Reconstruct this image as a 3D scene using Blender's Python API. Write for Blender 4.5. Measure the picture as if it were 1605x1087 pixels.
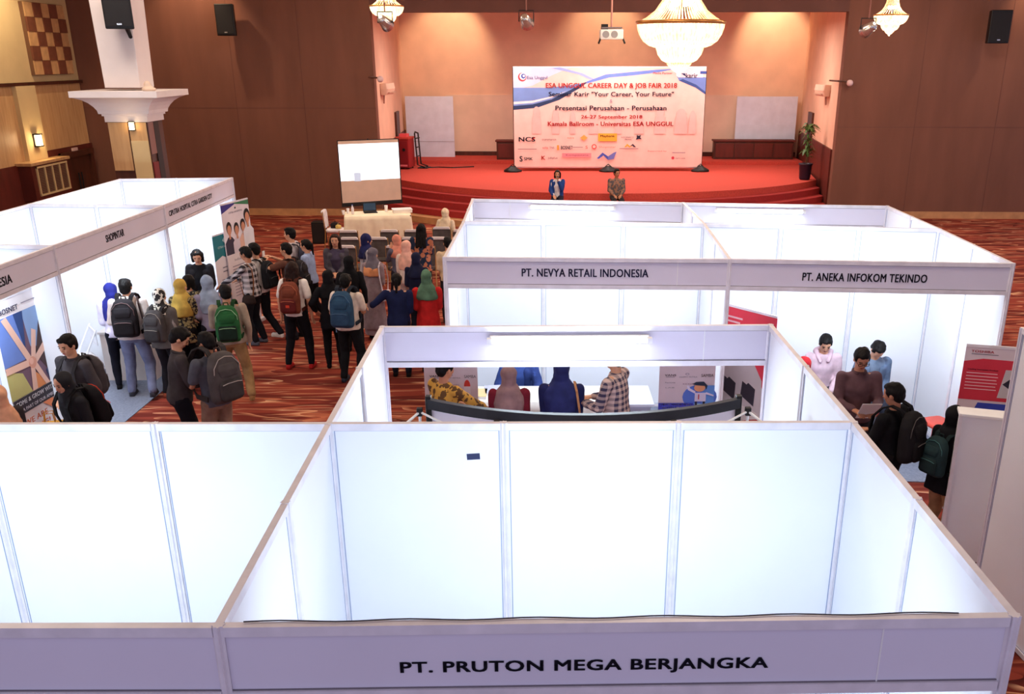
import bpy, bmesh, math, random
import numpy as np
from mathutils import Vector, Matrix, noise, Euler
random.seed(7)
for o in list(bpy.data.objects): bpy.data.objects.remove(o)
SC = bpy.context.scene
COL = SC.collection
PI = math.pi
# ------------------------------------------------------------------ camera, world, lights, exposure
W, H = 1605, 1087
CAM = Vector((1.2168, -2.9326, 4.4576)); PITCH = 0.36; YAW = 0.0134; FPX = 1440.7; CX = 68.0; CY = 90.7
cd = bpy.data.cameras.new('camera'); cam = bpy.data.objects.new('camera', cd); COL.objects.link(cam)
cam.location = CAM; cam.rotation_euler = (PI / 2 - PITCH, 0, -YAW)
cd.sensor_width = 36; cd.lens = FPX / W * 36; cd.shift_x = -CX / W; cd.shift_y = CY / W; cd.clip_end = 200
SC.camera = cam
SC.view_settings.view_transform = 'Standard'; SC.view_settings.look = 'None'
SC.view_settings.gamma = 1; SC.view_settings.exposure = 0.0
wd = bpy.data.worlds.new('world'); SC.world = wd; wd.use_nodes = True
wd.node_tree.nodes['Background'].inputs[0].default_value = (0.62, 0.60, 0.86, 1)
wd.node_tree.nodes['Background'].inputs[1].default_value = 0.75

def area(name, loc, size, power, color, rot=(0, 0, 0), size_y=None, parent=None, spread=None):
    l = bpy.data.lights.new(name, 'AREA'); l.energy = power; l.color = color; l.size = size
    if size_y: l.shape = 'RECTANGLE'; l.size_y = size_y
    if spread: l.spread = spread
    o = bpy.data.objects.new(name, l); COL.objects.link(o); o.location = loc; o.rotation_euler = rot
    if parent: o.parent = parent
    return o

def spot(name, loc, target, power, color, ang, blend=0.6, r=0.08):
    l = bpy.data.lights.new(name, 'SPOT'); l.energy = power; l.color = color; l.spot_size = math.radians(ang)
    l.spot_blend = blend; l.shadow_soft_size = r
    o = bpy.data.objects.new(name, l); COL.objects.link(o); o.location = loc
    o.rotation_euler = (Vector(target) - Vector(loc)).to_track_quat('-Z', 'Y').to_euler()
    return o
WARM = (1.0, 0.72, 0.48); WARM2 = (1.0, 0.62, 0.34); WARM3 = (1.0, 0.72, 0.45); COOL = (0.70, 0.86, 1.0)
# large warm area lights added under the ceiling in place of its unseen downlights
for (x, y) in ((-5, 6), (3, 5), (-6, 13), (2, 13), (10, 13), (-4, 20), (4, 20.5), (11, 20)):
    area('ceiling_fill_light', (x, y, 7.3), 2.2, 190, (1.0, 0.84, 0.70))
# stage lights
for (x, y) in ((-0.5, 27.5), (3.5, 27.5), (7.5, 27.5)):
    area('stage_light_source', (x, y, 5.5), 2.0, 180, (1.0, 0.84, 0.75))
spot('stage_wall_spot', (-1.9, 31.2, 6.6), (-2.2, 33, 5.0), 330, WARM3, 80)
spot('stage_wall_spot', (9.3, 31.2, 6.6), (9.6, 33, 5.0), 330, WARM3, 80)
spot('stage_wall_spot', (3.5, 31.2, 6.6), (3.5, 33, 5.0), 200, WARM3, 90)
spot('wall_wash_spot', (-8.4, 24.0, 7.3), (-8.6, 25.3, 5.3), 330, (1, .70, .44), 85)
spot('wall_wash_spot', (15.2, 23.2, 7.3), (15.4, 24.6, 5.3), 330, (1, .70, .44), 85)
spot('wall_wash_spot', (-10.9, 21.5, 6.9), (-12.3, 22, 4.5), 300, (1.0, .80, .52), 95)

# ------------------------------------------------------------------ pixel -> world helper (real positions were surveyed from the photo)
_F = Vector((math.sin(YAW) * math.cos(PITCH), math.cos(YAW) * math.cos(PITCH), -math.sin(PITCH)))
_R = Vector((math.cos(YAW), -math.sin(YAW), 0)); _U = _R.cross(_F)
def at(px, py, z=None, y=None, x=None):
    d = _F + _R * ((px - W / 2 - CX) / FPX) - _U * ((py - H / 2 - CY) / FPX)
    if z is not None: t = (z - CAM.z) / d.z
    elif y is not None: t = (y - CAM.y) / d.y
    else: t = (x - CAM.x) / d.x
    return CAM + d * t

# ------------------------------------------------------------------ materials
MATS = {}
def srgb(c):
    f = lambda v: v / 12.92 if v <= 0.04045 else ((v + 0.055) / 1.055) ** 2.4
    return tuple(f(v / 255.0) for v in c) + (1,)
def new_mat(name, rgb, rough=0.7, metal=0.0, emit=0, emit_rgb=None, spec=0.4, alpha=None, transmission=0):
    m = bpy.data.materials.new(name); m.use_nodes = True
    b = m.node_tree.nodes['Principled BSDF']
    b.inputs['Base Color'].default_value = srgb(rgb); b.inputs['Roughness'].default_value = rough
    b.inputs['Metallic'].default_value = metal; b.inputs['Specular IOR Level'].default_value = spec
    if emit:
        b.inputs['Emission Color'].default_value = srgb(emit_rgb or rgb); b.inputs['Emission Strength'].default_value = emit
    if transmission: b.inputs['Transmission Weight'].default_value = transmission
    return m
def nodes(m): return m.node_tree.nodes, m.node_tree.links, m.node_tree.nodes['Principled BSDF']
def coord(m, scale=(1, 1, 1), kind='Object', rot=(0, 0, 0)):
    n, l, b = nodes(m)
    t = n.new('ShaderNodeTexCoord'); mp = n.new('ShaderNodeMapping'); mp.inputs['Scale'].default_value = scale
    mp.inputs['Rotation'].default_value = rot
    l.new(t.outputs[kind], mp.inputs[0]); return mp.outputs[0]
def ramp(m, fac, stops, interp='LINEAR'):
    n, l, b = nodes(m); r = n.new('ShaderNodeValToRGB'); r.color_ramp.interpolation = interp
    e = r.color_ramp.elements
    while len(e) < len(stops): e.new(0.5)
    for i, (p, c) in enumerate(stops): e[i].position = p; e[i].color = srgb(c)
    l.new(fac, r.inputs[0]); return r.outputs[0]
def noise_tex(m, vec, scale=5, detail=3, dist=0, rough=0.5):
    n, l, b = nodes(m); t = n.new('ShaderNodeTexNoise'); t.inputs['Scale'].default_value = scale
    t.inputs['Detail'].default_value = detail; t.inputs['Distortion'].default_value = dist; t.inputs['Roughness'].default_value = rough
    l.new(vec, t.inputs['Vector']); return t.outputs['Fac']
def bump(m, fac, strength=0.2, dist=0.01):
    n, l, b = nodes(m); bp = n.new('ShaderNodeBump'); bp.inputs['Strength'].default_value = strength; bp.inputs['Distance'].default_value = dist
    l.new(fac, bp.inputs['Height']); l.new(bp.outputs[0], b.inputs['Normal'])
def mottled(name, rgb, var=0.12, scale=6, rough=0.8, bumpy=0.15, kind='Object', sc=(1, 1, 1), **k):
    m = new_mat(name, rgb, rough, **k); n, l, b = nodes(m)
    f = noise_tex(m, coord(m, sc, kind), scale, 4)
    a = tuple(max(0, min(255, v * (1 - var))) for v in rgb); c = tuple(max(0, min(255, v * (1 + var))) for v in rgb)
    l.new(ramp(m, f, [(0.3, a), (0.7, c)]), b.inputs['Base Color'])
    if bumpy: bump(m, f, bumpy)
    return m
CL = {}
def cloth(rgb, rough=0.9):
    k = ('c', tuple(rgb))
    if k not in CL: CL[k] = mottled('fabric_%02x%02x%02x' % tuple(int(v) for v in rgb), rgb, 0.10, 9, rough, 0.25, spec=0.15)
    return CL[k]
def plain(rgb, rough=0.55, metal=0.0):
    k = ('p', tuple(rgb), rough, metal)
    if k not in CL: CL[k] = mottled('paint_%02x%02x%02x' % tuple(int(v) for v in rgb), rgb, 0.03, 3, rough, 0.0, metal=metal)
    return CL[k]
def plaid(a, b_, s=14):
    m = new_mat('plaid_%02x%02x%02x' % tuple(a), a, 0.9); n, l, b = nodes(m)
    sep = n.new('ShaderNodeSeparateXYZ'); l.new(coord(m, (1, 1, 1)), sep.inputs[0])
    outs = []
    for ax in ('X', 'Z'):
        mu = n.new('ShaderNodeMath'); mu.operation = 'MULTIPLY'; mu.inputs[1].default_value = s * 6.283; l.new(sep.outputs[ax], mu.inputs[0])
        si = n.new('ShaderNodeMath'); si.operation = 'SINE'; l.new(mu.outputs[0], si.inputs[0])
        g = n.new('ShaderNodeMath'); g.operation = 'GREATER_THAN'; g.inputs[1].default_value = 0.0; l.new(si.outputs[0], g.inputs[0]); outs.append(g)
    ad = n.new('ShaderNodeMath'); ad.operation = 'ADD'; l.new(outs[0].outputs[0], ad.inputs[0]); l.new(outs[1].outputs[0], ad.inputs[1])
    dv = n.new('ShaderNodeMath'); dv.operation = 'MULTIPLY'; dv.inputs[1].default_value = 0.5; l.new(ad.outputs[0], dv.inputs[0])
    l.new(ramp(m, dv.outputs[0], [(0, a), (1, b_)]), b.inputs['Base Color']); return m
def batik(name, cols, scale=9, interp='CONSTANT'):
    m = new_mat(name, cols[0], 0.85); n, l, b = nodes(m)
    v = n.new('ShaderNodeTexVoronoi'); v.inputs['Scale'].default_value = scale * 1.6; l.new(coord(m), v.inputs['Vector'])
    f = noise_tex(m, coord(m), scale, 2, 1.5)
    mx = n.new('ShaderNodeMath'); mx.operation = 'ADD'; l.new(v.outputs['Distance'], mx.inputs[0]); l.new(f, mx.inputs[1])
    k = len(cols); l.new(ramp(m, mx.outputs[0], [(0.85 + 0.75 * i / k if i else 0.0, c) for i, c in enumerate(cols)], interp), b.inputs['Base Color']); return m

M = {}
M['panel'] = mottled('white_laminate', (240, 242, 248), 0.010, 1.5, 0.42, 0, spec=0.4)
M['alu'] = mottled('anodised_aluminium', (232, 228, 234), 0.04, 8, 0.4, 0, metal=0.08)
M['alu_dark'] = plain((120, 112, 120), 0.5)
M['fascia'] = mottled('fascia_vinyl', (226, 222, 236), 0.012, 1.5, 0.55, 0)
M['ink'] = plain((18, 20, 40), 0.6)
M['black'] = plain((16, 16, 18), 0.5)
M['blackgloss'] = plain((10, 10, 12), 0.25)
M['white'] = plain((240, 240, 240), 0.5)
M['chrome'] = plain((200, 200, 200), 0.25, 0.8)
M['brownwall'] = mottled('brown_wall_fabric', (122, 80, 65), 0.05, 2.0, 0.9, 0.1, sc=(1, 1, .2))
M['header'] = mottled('header_beam', (104, 68, 60), 0.05, 1.5, 0.85, 0)
M['peach'] = mottled('peach_wall', (228, 188, 162), 0.03, 1.5, 0.8, 0)
M['peachlow'] = mottled('pale_lower_wall', (224, 196, 176), 0.03, 1.5, 0.8, 0)
M['cream'] = mottled('cream_wall', (216, 190, 140), 0.03, 1.2, 0.8, 0)
M['redwood'] = mottled('reddish_wainscot', (92, 36, 28), 0.12, 5, 0.5, 0.1, sc=(1, 1, .2))
M['tan'] = mottled('tan_marble', (196, 146, 100), 0.07, 4, 0.5, 0)
M['wood'] = mottled('dark_wood', (74, 38, 26), 0.15, 8, 0.45, 0.1, sc=(1, 1, .15))
M['column'] = mottled('white_plaster', (232, 222, 220), 0.02, 2, 0.7, 0)
M['redcarpet'] = mottled('red_stage_carpet', (196, 74, 62), 0.07, 30, 0.95, 0.3)
M['redstep'] = mottled('red_step_carpet', (158, 42, 40), 0.07, 30, 0.95, 0.3)
M['greycarpet'] = mottled('grey_booth_carpet', (128, 136, 156), 0.08, 40, 0.95, 0.3)
M['skin'] = mottled('skin', (214, 158, 126), 0.05, 6, 0.55, 0, spec=0.3)
M['skin2'] = mottled('skin_tan', (186, 128, 98), 0.05, 6, 0.55, 0, spec=0.3)
M['hair'] = mottled('black_hair', (18, 15, 15), 0.3, 25, 0.6, 0.3, sc=(3, 3, 1), spec=0.15)
M['hairbrown'] = mottled('dark_brown_hair', (38, 22, 18), 0.3, 25, 0.6, 0.3, sc=(3, 3, 1), spec=0.15)
M['lips'] = plain((150, 66, 62), 0.4)
M['tablecloth'] = mottled('cream_tablecloth', (252, 236, 208), 0.04, 5, 0.85, 0.3)
M['leaf'] = mottled('leaf_green', (62, 92, 40), 0.3, 12, 0.5, 0.1)
M['tube'] = new_mat('fluorescent_tube', (235, 244, 255), emit=30, emit_rgb=(225, 240, 255))
M['bulb'] = new_mat('warm_bulb', (255, 220, 170), emit=14, emit_rgb=(255, 214, 150))
def _lightwood():
    m = new_mat('light_wood_panel', (206, 160, 104), 0.5); n, l, b = nodes(m)
    f = noise_tex(m, coord(m, (5, 5, .5)), 2.5, 5, 0.6)
    l.new(ramp(m, f, [(0.3, (190, 148, 102)), (0.5, (202, 160, 112)), (0.7, (210, 172, 124))]), b.inputs['Base Color']); return m
M['lightwood'] = _lightwood()
def _crystal(name, s, base):
    m = new_mat(name, base, 0.2); n, l, b = nodes(m)
    f = noise_tex(m, coord(m, (1, 1, .25)), 22, 2)
    b.inputs['Emission Color'].default_value = srgb((255, 226, 170))
    r = n.new('ShaderNodeMapRange'); r.inputs[1].default_value = 0.4; r.inputs[2].default_value = 0.65; r.inputs[3].default_value = s * 0.35; r.inputs[4].default_value = s
    l.new(f, r.inputs[0]); l.new(r.outputs[0], b.inputs['Emission Strength']); return m
M['crystal'] = _crystal('lit_crystal', 2.3, (255, 240, 215))
M['crystal_dim'] = _crystal('lit_crystal_strand', 1.3, (235, 200, 150))
M['gold'] = plain((214, 150, 80), 0.3, 0.7)
def _carpet():
    m = new_mat('ballroom_carpet', (120, 40, 28), 0.95, spec=0.1); n, l, b = nodes(m)
    def streak(rot, sc, lo, hi, off):
        v = coord(m, sc, 'Object', (0, 0, rot)); mp = v.node; mp.inputs['Location'].default_value = (off, off * 2, 0)
        f = noise_tex(m, v, 1.0, 1.5, 0.3)
        r = n.new('ShaderNodeMapRange'); r.interpolation_type = 'SMOOTHSTEP'; r.inputs[1].default_value = lo; r.inputs[2].default_value = hi; l.new(f, r.inputs[0]); return r.outputs[0]
    def mix(fac, a, c):
        x = n.new('ShaderNodeMix'); x.data_type = 'RGBA'; l.new(fac, x.inputs[0])
        if isinstance(a, tuple): x.inputs[6].default_value = srgb(a)
        else: l.new(a, x.inputs[6])
        x.inputs[7].default_value = srgb(c); return x.outputs[2]
    def lines(rot, sc, eps, off, msk=0.45):     # thin long arcs: level lines of a stretched noise, broken up by a second noise
        v = coord(m, sc, 'Object', (0, 0, rot)); v.node.inputs['Location'].default_value = (off, off * 1.7, 0)
        f = noise_tex(m, v, 1.0, 1.0, 0.0)
        out = None
        mu = n.new('ShaderNodeMath'); mu.operation = 'MULTIPLY'; mu.inputs[1].default_value = 7.0; l.new(f, mu.inputs[0])
        fr = n.new('ShaderNodeMath'); fr.operation = 'FRACT'; l.new(mu.outputs[0], fr.inputs[0])
        r = n.new('ShaderNodeMapRange'); r.inputs[1].default_value = 0; r.inputs[2].default_value = eps; r.inputs[3].default_value = 1; r.inputs[4].default_value = 0; l.new(fr.outputs[0], r.inputs[0])
        g = noise_tex(m, coord(m, (sc[0] * 3, sc[1] * 1.5, 1)), 1.0, 1.0); r2 = n.new('ShaderNodeMapRange'); r2.inputs[1].default_value = msk; r2.inputs[2].default_value = msk + .08; l.new(g, r2.inputs[0])
        mm = n.new('ShaderNodeMath'); mm.operation = 'MULTIPLY'; l.new(r.outputs[0], mm.inputs[0]); l.new(r2.outputs[0], mm.inputs[1]); return mm.outputs[0]
    c0 = mix(streak(0.0, (.5, 3.2, 1), 0.46, 0.54, 0), (144, 62, 48), (112, 44, 36))
    c1 = mix(lines(0.10, (.30, 1.7, 1), 0.34, 3, .44), c0, (190, 108, 78))
    c2 = mix(lines(-0.14, (.34, 1.9, 1), 0.22, 9, .47), c1, (216, 150, 112))
    c3 = mix(lines(0.03, (.40, 2.3, 1), 0.20, 21, .50), c2, (228, 176, 136))
    c4 = mix(lines(-0.06, (.33, 1.8, 1), 0.26, 33, .46), c3, (70, 26, 24))
    l.new(c4, b.inputs['Base Color']); bump(m, noise_tex(m, coord(m), 120, 2), 0.2); return m
M['carpet'] = _carpet()

# ------------------------------------------------------------------ mesh helpers
class MB:
    def __init__(s): s.v = []; s.f = []
    def add(s, vs, fs, mtx=None):
        o = len(s.v)
        s.v += [tuple(mtx @ Vector(p)) if mtx is not None else tuple(p) for p in vs]
        s.f += [tuple(i + o for i in f) for f in fs]; return s
    def box(s, lo, hi, mtx=None):
        x0, y0, z0 = lo; x1, y1, z1 = hi
        return s.add([(x0, y0, z0), (x1, y0, z0), (x1, y1, z0), (x0, y1, z0), (x0, y0, z1), (x1, y0, z1), (x1, y1, z1), (x0, y1, z1)],
                     [(0, 3, 2, 1), (4, 5, 6, 7), (0, 1, 5, 4), (1, 2, 6, 5), (2, 3, 7, 6), (3, 0, 4, 7)], mtx)
    def rings(s, R, cap=True, closed=False):
        n = len(R[0]); vs = [p for r in R for p in r]; fs = []
        for i in range(len(R) - 1):
            for j in range(n):
                k = (j + 1) % n; fs.append((i * n + j, i * n + k, (i + 1) * n + k, (i + 1) * n + j))
        if cap: fs.append(tuple(reversed(range(n)))); fs.append(tuple((len(R) - 1) * n + j for j in range(n)))
        return s.add(vs, fs)
    def tube(s, pts, r, seg=8):
        pts = [Vector(p) for p in pts]; rs = r if isinstance(r, (list, tuple)) else [r] * len(pts)
        R = []; t0 = (pts[1] - pts[0]).normalized(); a = t0.orthogonal().normalized()
        for i, p in enumerate(pts):
            t = (pts[min(i + 1, len(pts) - 1)] - pts[max(i - 1, 0)]).normalized()
            a = (a - t * a.dot(t)).normalized(); b = t.cross(a)
            R.append([tuple(p + (a * math.cos(q) + b * math.sin(q)) * rs[i]) for q in [2 * PI * j / seg for j in range(seg)]])
        return s.rings(R)
    def capsule(s, p0, p1, r0, r1, seg=12):
        p0 = Vector(p0); p1 = Vector(p1); d = p1 - p0
        if d.length < 1e-5: d = Vector((0, 0, 1e-4))
        t = d.normalized(); P = []; Rr = []
        for q in (-.97, -.75, -.4, 0): P.append(p0 + t * r0 * q); Rr.append(r0 * math.sqrt(1 - q * q))
        for q in (0, .4, .75, .97): P.append(p1 + t * r1 * q); Rr.append(r1 * math.sqrt(1 - q * q))
        a = t.orthogonal().normalized(); b = t.cross(a)
        return s.rings([[tuple(p + (a * math.cos(w) + b * math.sin(w)) * r) for w in [2 * PI * j / seg for j in range(seg)]] for p, r in zip(P, Rr)])
    def ell(s, c, r, mtx=None, seg=16, rg=10):
        R = []
        for i in range(1, rg):
            ph = PI * i / rg; z = -math.cos(ph); q = math.sin(ph)
            R.append([(c[0] + r[0] * q * math.cos(2 * PI * j / seg), c[1] + r[1] * q * math.sin(2 * PI * j / seg), c[2] + r[2] * z) for j in range(seg)])
        if mtx is not None: R = [[tuple(mtx @ Vector(p)) for p in r_] for r_ in R]
        return s.rings(R)
    def stack(s, secs, mtx=None, seg=20, power=2.0):
        # secs: (cx,cy,z,rx,ry) elliptical / superelliptical sections
        R = []
        for (cx, cy, z, rx, ry) in secs:
            rr = []
            for j in range(seg):
                a = 2 * PI * j / seg; ca, sa = math.cos(a), math.sin(a)
                rr.append((cx + rx * math.copysign(abs(ca) ** (2 / power), ca), cy + ry * math.copysign(abs(sa) ** (2 / power), sa), z))
            R.append([tuple(mtx @ Vector(p)) for p in rr] if mtx is not None else rr)
        return s.rings(R)
    def lathe(s, prof, c=(0, 0), seg=32, cap=True):
        return s.stack([(c[0], c[1], z, r, r) for r, z in prof], seg=seg) if cap else s.rings([[(c[0] + r * math.cos(2 * PI * j / seg), c[1] + r * math.sin(2 * PI * j / seg), z) for j in range(seg)] for r, z in prof], cap=False)
    def prism(s, pts, thick, mtx=None):
        # pts 2-D (x,z) outline extruded along -y
        n = len(pts); vs = [(x, 0, z) for x, z in pts] + [(x, -thick, z) for x, z in pts]
        fs = [tuple(range(n)), tuple(reversed(range(n, 2 * n)))] + [(i, i + n, (i + 1) % n + n, (i + 1) % n) for i in range(n)]
        return s.add(vs, fs, mtx)
    def ribbon(s, pts, nrm, w, t):
        pts = [Vector(p) for p in pts]; R = []
        for i, p in enumerate(pts):
            d = (pts[min(i + 1, len(pts) - 1)] - pts[max(i - 1, 0)]).normalized(); n_ = Vector(nrm[i]).normalized(); n_ = (n_ - d * n_.dot(d)).normalized(); b = d.cross(n_)
            R.append([tuple(p + b * w / 2 + n_ * t / 2), tuple(p - b * w / 2 + n_ * t / 2), tuple(p - b * w / 2 - n_ * t / 2), tuple(p + b * w / 2 - n_ * t / 2)])
        return s.rings(R)
    def mesh(s, name, mat, smooth=False):
        me = bpy.data.meshes.new(name); me.from_pydata(s.v, [], s.f); me.update()
        bm = bmesh.new(); bm.from_mesh(me); bmesh.ops.recalc_face_normals(bm, faces=bm.faces); bm.to_mesh(me); bm.free()
        if mat: me.materials.append(mat)
        if smooth: me.polygons.foreach_set('use_smooth', [True] * len(me.polygons))
        return me
    def build(s, name, mat, parent=None, smooth=False, bevel=0, loc=None, label=None):
        o = bpy.data.objects.new(name, s.mesh(name, mat, smooth)); COL.objects.link(o)
        if parent: o.parent = parent
        if loc: o.location = loc
        if bevel:
            b = o.modifiers.new('bevel', 'BEVEL'); b.width = bevel; b.segments = 2; b.limit_method = 'ANGLE'
        if label: o['label'] = label
        return o
def tag(o, label=None, cat=None, group=None, kind=None):
    if label: o['label'] = label
    if cat: o['category'] = cat
    if group: o['group'] = group
    if kind: o['kind'] = kind
    return o
def thing(name, label, cat, loc=(0, 0, 0), rz=0, group=None):
    o = bpy.data.objects.new(name, None); COL.objects.link(o); o.location = loc; o.rotation_euler = (0, 0, rz)
    o.empty_display_size = 0.1
    return tag(o, label, cat, group)
def struct(o): o['kind'] = 'structure'; return o
def copy_tree(o, parent=None):
    c = o.copy(); COL.objects.link(c)
    if parent: c.parent = parent
    for ch in [q for q in bpy.data.objects if q.parent == o]: copy_tree(ch, c)
    return c
_TMP = bpy.data.objects.new('tmp', bpy.data.meshes.new('tmp')); COL.objects.link(_TMP)
_rm = _TMP.modifiers.new('r', 'REMESH'); _rm.mode = 'VOXEL'; _sm = _TMP.modifiers.new('s', 'SMOOTH')
def blob(mb, name, mat, parent, voxel=0.012, smooth=3, wr=0.0, wscale=7.0, seed=0.0, label=None):
    """fuse the overlapping closed pieces of mb into ONE continuous surface"""
    me0 = mb.mesh('t', None); _TMP.data = me0; _rm.voxel_size = voxel; _sm.iterations = smooth; _sm.factor = 0.5
    dg = bpy.context.evaluated_depsgraph_get(); dg.update()
    me = bpy.data.meshes.new_from_object(_TMP.evaluated_get(dg)); me.name = name
    if wr and len(me.vertices):
        n = len(me.vertices); co = np.empty(n * 3, 'f'); me.vertices.foreach_get('co', co); co = co.reshape(-1, 3)
        nr = np.empty(n * 3, 'f'); me.vertex_normals.foreach_get('vector', nr); nr = nr.reshape(-1, 3)
        d = np.array([noise.noise((p[0] * wscale * 1.6 + seed, p[1] * wscale * 1.6, p[2] * wscale)) for p in co], 'f')
        co += nr * (d * wr)[:, None]; me.vertices.foreach_set('co', co.ravel())
    me.polygons.foreach_set('use_smooth', [True] * len(me.polygons)); me.materials.clear(); me.materials.append(mat); me.update()
    o = bpy.data.objects.new(name, me); COL.objects.link(o); o.parent = parent
    if label: o['label'] = label
    bpy.data.meshes.remove(me0) if me0.users == 0 else None
    return o
def text(body, w, h, mat, parent, loc, rot=(PI / 2, 0, 0), bold=0.02, depth=0.002, name='lettering', align='C'):
    cu = bpy.data.curves.new('t', 'FONT'); cu.body = body; cu.size = 1; cu.offset = 0.0; cu.space_character = 1.0 + bold * 1.6; cu.extrude = 0.0; cu.resolution_u = 3
    ob = bpy.data.objects.new('t', cu); COL.objects.link(ob)
    dg = bpy.context.evaluated_depsgraph_get(); dg.update(); me = bpy.data.meshes.new_from_object(ob.evaluated_get(dg))
    COL.objects.unlink(ob); bpy.data.objects.remove(ob)
    n = len(me.vertices); co = np.empty(n * 3, 'f'); me.vertices.foreach_get('co', co); co = co.reshape(-1, 3)
    lo, hi = co.min(0), co.max(0); unit = (hi - lo)[0]; co[:, :2] = (co[:, :2] - (lo + hi)[:2] / 2) / np.maximum((hi - lo)[:2], 1e-6) * np.array([w, h])
    if align == 'L': co[:, 0] += w / 2
    me.vertices.foreach_set('co', co.ravel()); me.materials.clear(); me.materials.append(mat); me.update(); me.name = name
    bm = bmesh.new(); bm.from_mesh(me)
    if bold > 0.02:   # heavier strokes: each letter thickened sideways
        g0 = bm.verts[:] + bm.edges[:] + bm.faces[:]
        hy = (hi - lo)[1]
        for sx, sy in ((-1, -1), (1, -1), (-1, 1), (1, 1)):
            du = bmesh.ops.duplicate(bm, geom=g0); bmesh.ops.translate(bm, verts=[g for g in du['geom'] if isinstance(g, bmesh.types.BMVert)], vec=(sx * min(bold * .75, .026) * w / unit, sy * .010 * h / hy, 0))
    ex = bmesh.ops.extrude_face_region(bm, geom=bm.faces[:]); bmesh.ops.translate(bm, verts=[g for g in ex['geom'] if isinstance(g, bmesh.types.BMVert)], vec=(0, 0, depth))
    bmesh.ops.recalc_face_normals(bm, faces=bm.faces); bm.to_mesh(me); bm.free()
    o = bpy.data.objects.new(name, me); COL.objects.link(o); o.parent = parent; o.location = loc; o.rotation_euler = rot
    return o
#@@SETTING
# ================================================================== SETTING
SM = Matrix.Translation((3.05, 24.98, 0)) @ Matrix.Rotation(-0.045, 4, 'Z')   # stage frame: u to the right, v into the stage
def sbox(name, lo, hi, mat, st=True, parent=None, bevel=0):
    o = MB().box(lo, hi, SM).build(name, mat, parent, bevel=bevel)
    return struct(o) if st else o
fl = MB().box((-12.6, -4.5, -0.1), (17, 26.0, 0)).build('floor', M['carpet']); struct(fl)
cl = MB().box((-12.6, -3.0, 7.5), (17, 25.6, 7.6)).build('ceiling', M['cream']); struct(cl)
sbox('wall_stage_left', (-15.6, 0, 0), (-6.7, 0.3, 7.5), M['brownwall'])
sbox('wall_stage_right', (6.7, 0, 0), (14.0, 0.3, 7.5), M['brownwall'])
sbox('wall_stage_header', (-6.7, 0, 5.68), (6.7, 0.3, 7.5), M['header'])
sbox('baseboard_left', (-15.6, -0.03, 0), (-6.7, 0.0, 0.2), M['tan'])
sbox('baseboard_right', (6.7, -0.03, 0), (14.0, 0.0, 0.2), M['tan'])
# faint panel joints of the fabric wall
for i, u in enumerate((-13.2, -10.8, -8.8, 8.9, 11.2, 13.3)):
    sbox('trim_%d' % (i + 1), (u, -0.004, 0.2), (u + 0.012, 0.0, 7.5), M['header'])
sbox('trim_20', (-15.6, -0.004, 3.1), (-6.7, 0.0, 3.112), M['header']); sbox('trim_21', (6.7, -0.004, 2.6), (14, 0.0, 2.612), M['header'])
# alcove
sbox('wall_alcove_back', (-7.5, 8.0, 0), (7.5, 8.2, 6.9), M['peach'])
sbox('trim_7', (-5.8, 7.96, 1.02), (5.4, 8.0, 3.2), M['peachlow'])
sbox('baseboard_back', (-7.3, 7.92, 1.02), (7.3, 7.96, 1.17), M['wood'])
for s, nm in ((-1, 'left'), (1, 'right')):
    a0, a1 = s * 6.7, s * 7.4; b0, b1 = s * 6.9, s * 7.6
    mb = MB(); mb.add([(a0, .3, 0), (a1, 8, 0), (b1, 8, 0), (b0, .3, 0), (a0, .3, 6.9), (a1, 8, 6.9), (b1, 8, 6.9), (b0, .3, 6.9)],
                      [(0, 1, 2, 3), (4, 7, 6, 5), (0, 4, 5, 1), (1, 5, 6, 2), (2, 6, 7, 3), (3, 7, 4, 0)], SM)
    struct(mb.build('wall_alcove_' + nm, M['peach']))
    mb = MB(); t = -s * 0.05
    mb.add([(a0 + t, .3, 0), (a1 + t, 7.9, 0), (a1, 7.9, 0), (a0, .3, 0), (a0 + t, .3, 1.95), (a1 + t, 7.9, 1.95), (a1, 7.9, 1.95), (a0, .3, 1.95)],
           [(0, 1, 2, 3), (4, 7, 6, 5), (0, 4, 5, 1), (1, 5, 6, 2), (2, 6, 7, 3), (3, 7, 4, 0)], SM)
    struct(mb.build('trim_%d' % (8 if s < 0 else 9), M['redwood']))
    # narrow dark door in the alcove side wall
    v0, v1 = 4.6, 5.6; f_ = lambda v: s * (6.7 + 0.7 * (v - .3) / 7.7)
    mb = MB(); mb.add([(f_(v0) - s * .07, v0, .9), (f_(v1) - s * .07, v1, .9), (f_(v1), v1, .9), (f_(v0), v0, .9), (f_(v0) - s * .07, v0, 2.75), (f_(v1) - s * .07, v1, 2.75), (f_(v1), v1, 2.75), (f_(v0), v0, 2.75)],
                      [(0, 1, 2, 3), (4, 7, 6, 5), (0, 4, 5, 1), (1, 5, 6, 2), (2, 6, 7, 3), (3, 7, 4, 0)], SM)
    struct(mb.build('door_%d' % (1 if s < 0 else 2), M['wood']))
sbox('ceiling_alcove', (-7.6, 0.3, 6.9), (7.6, 8.2, 7.0), M['peach'])
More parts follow.
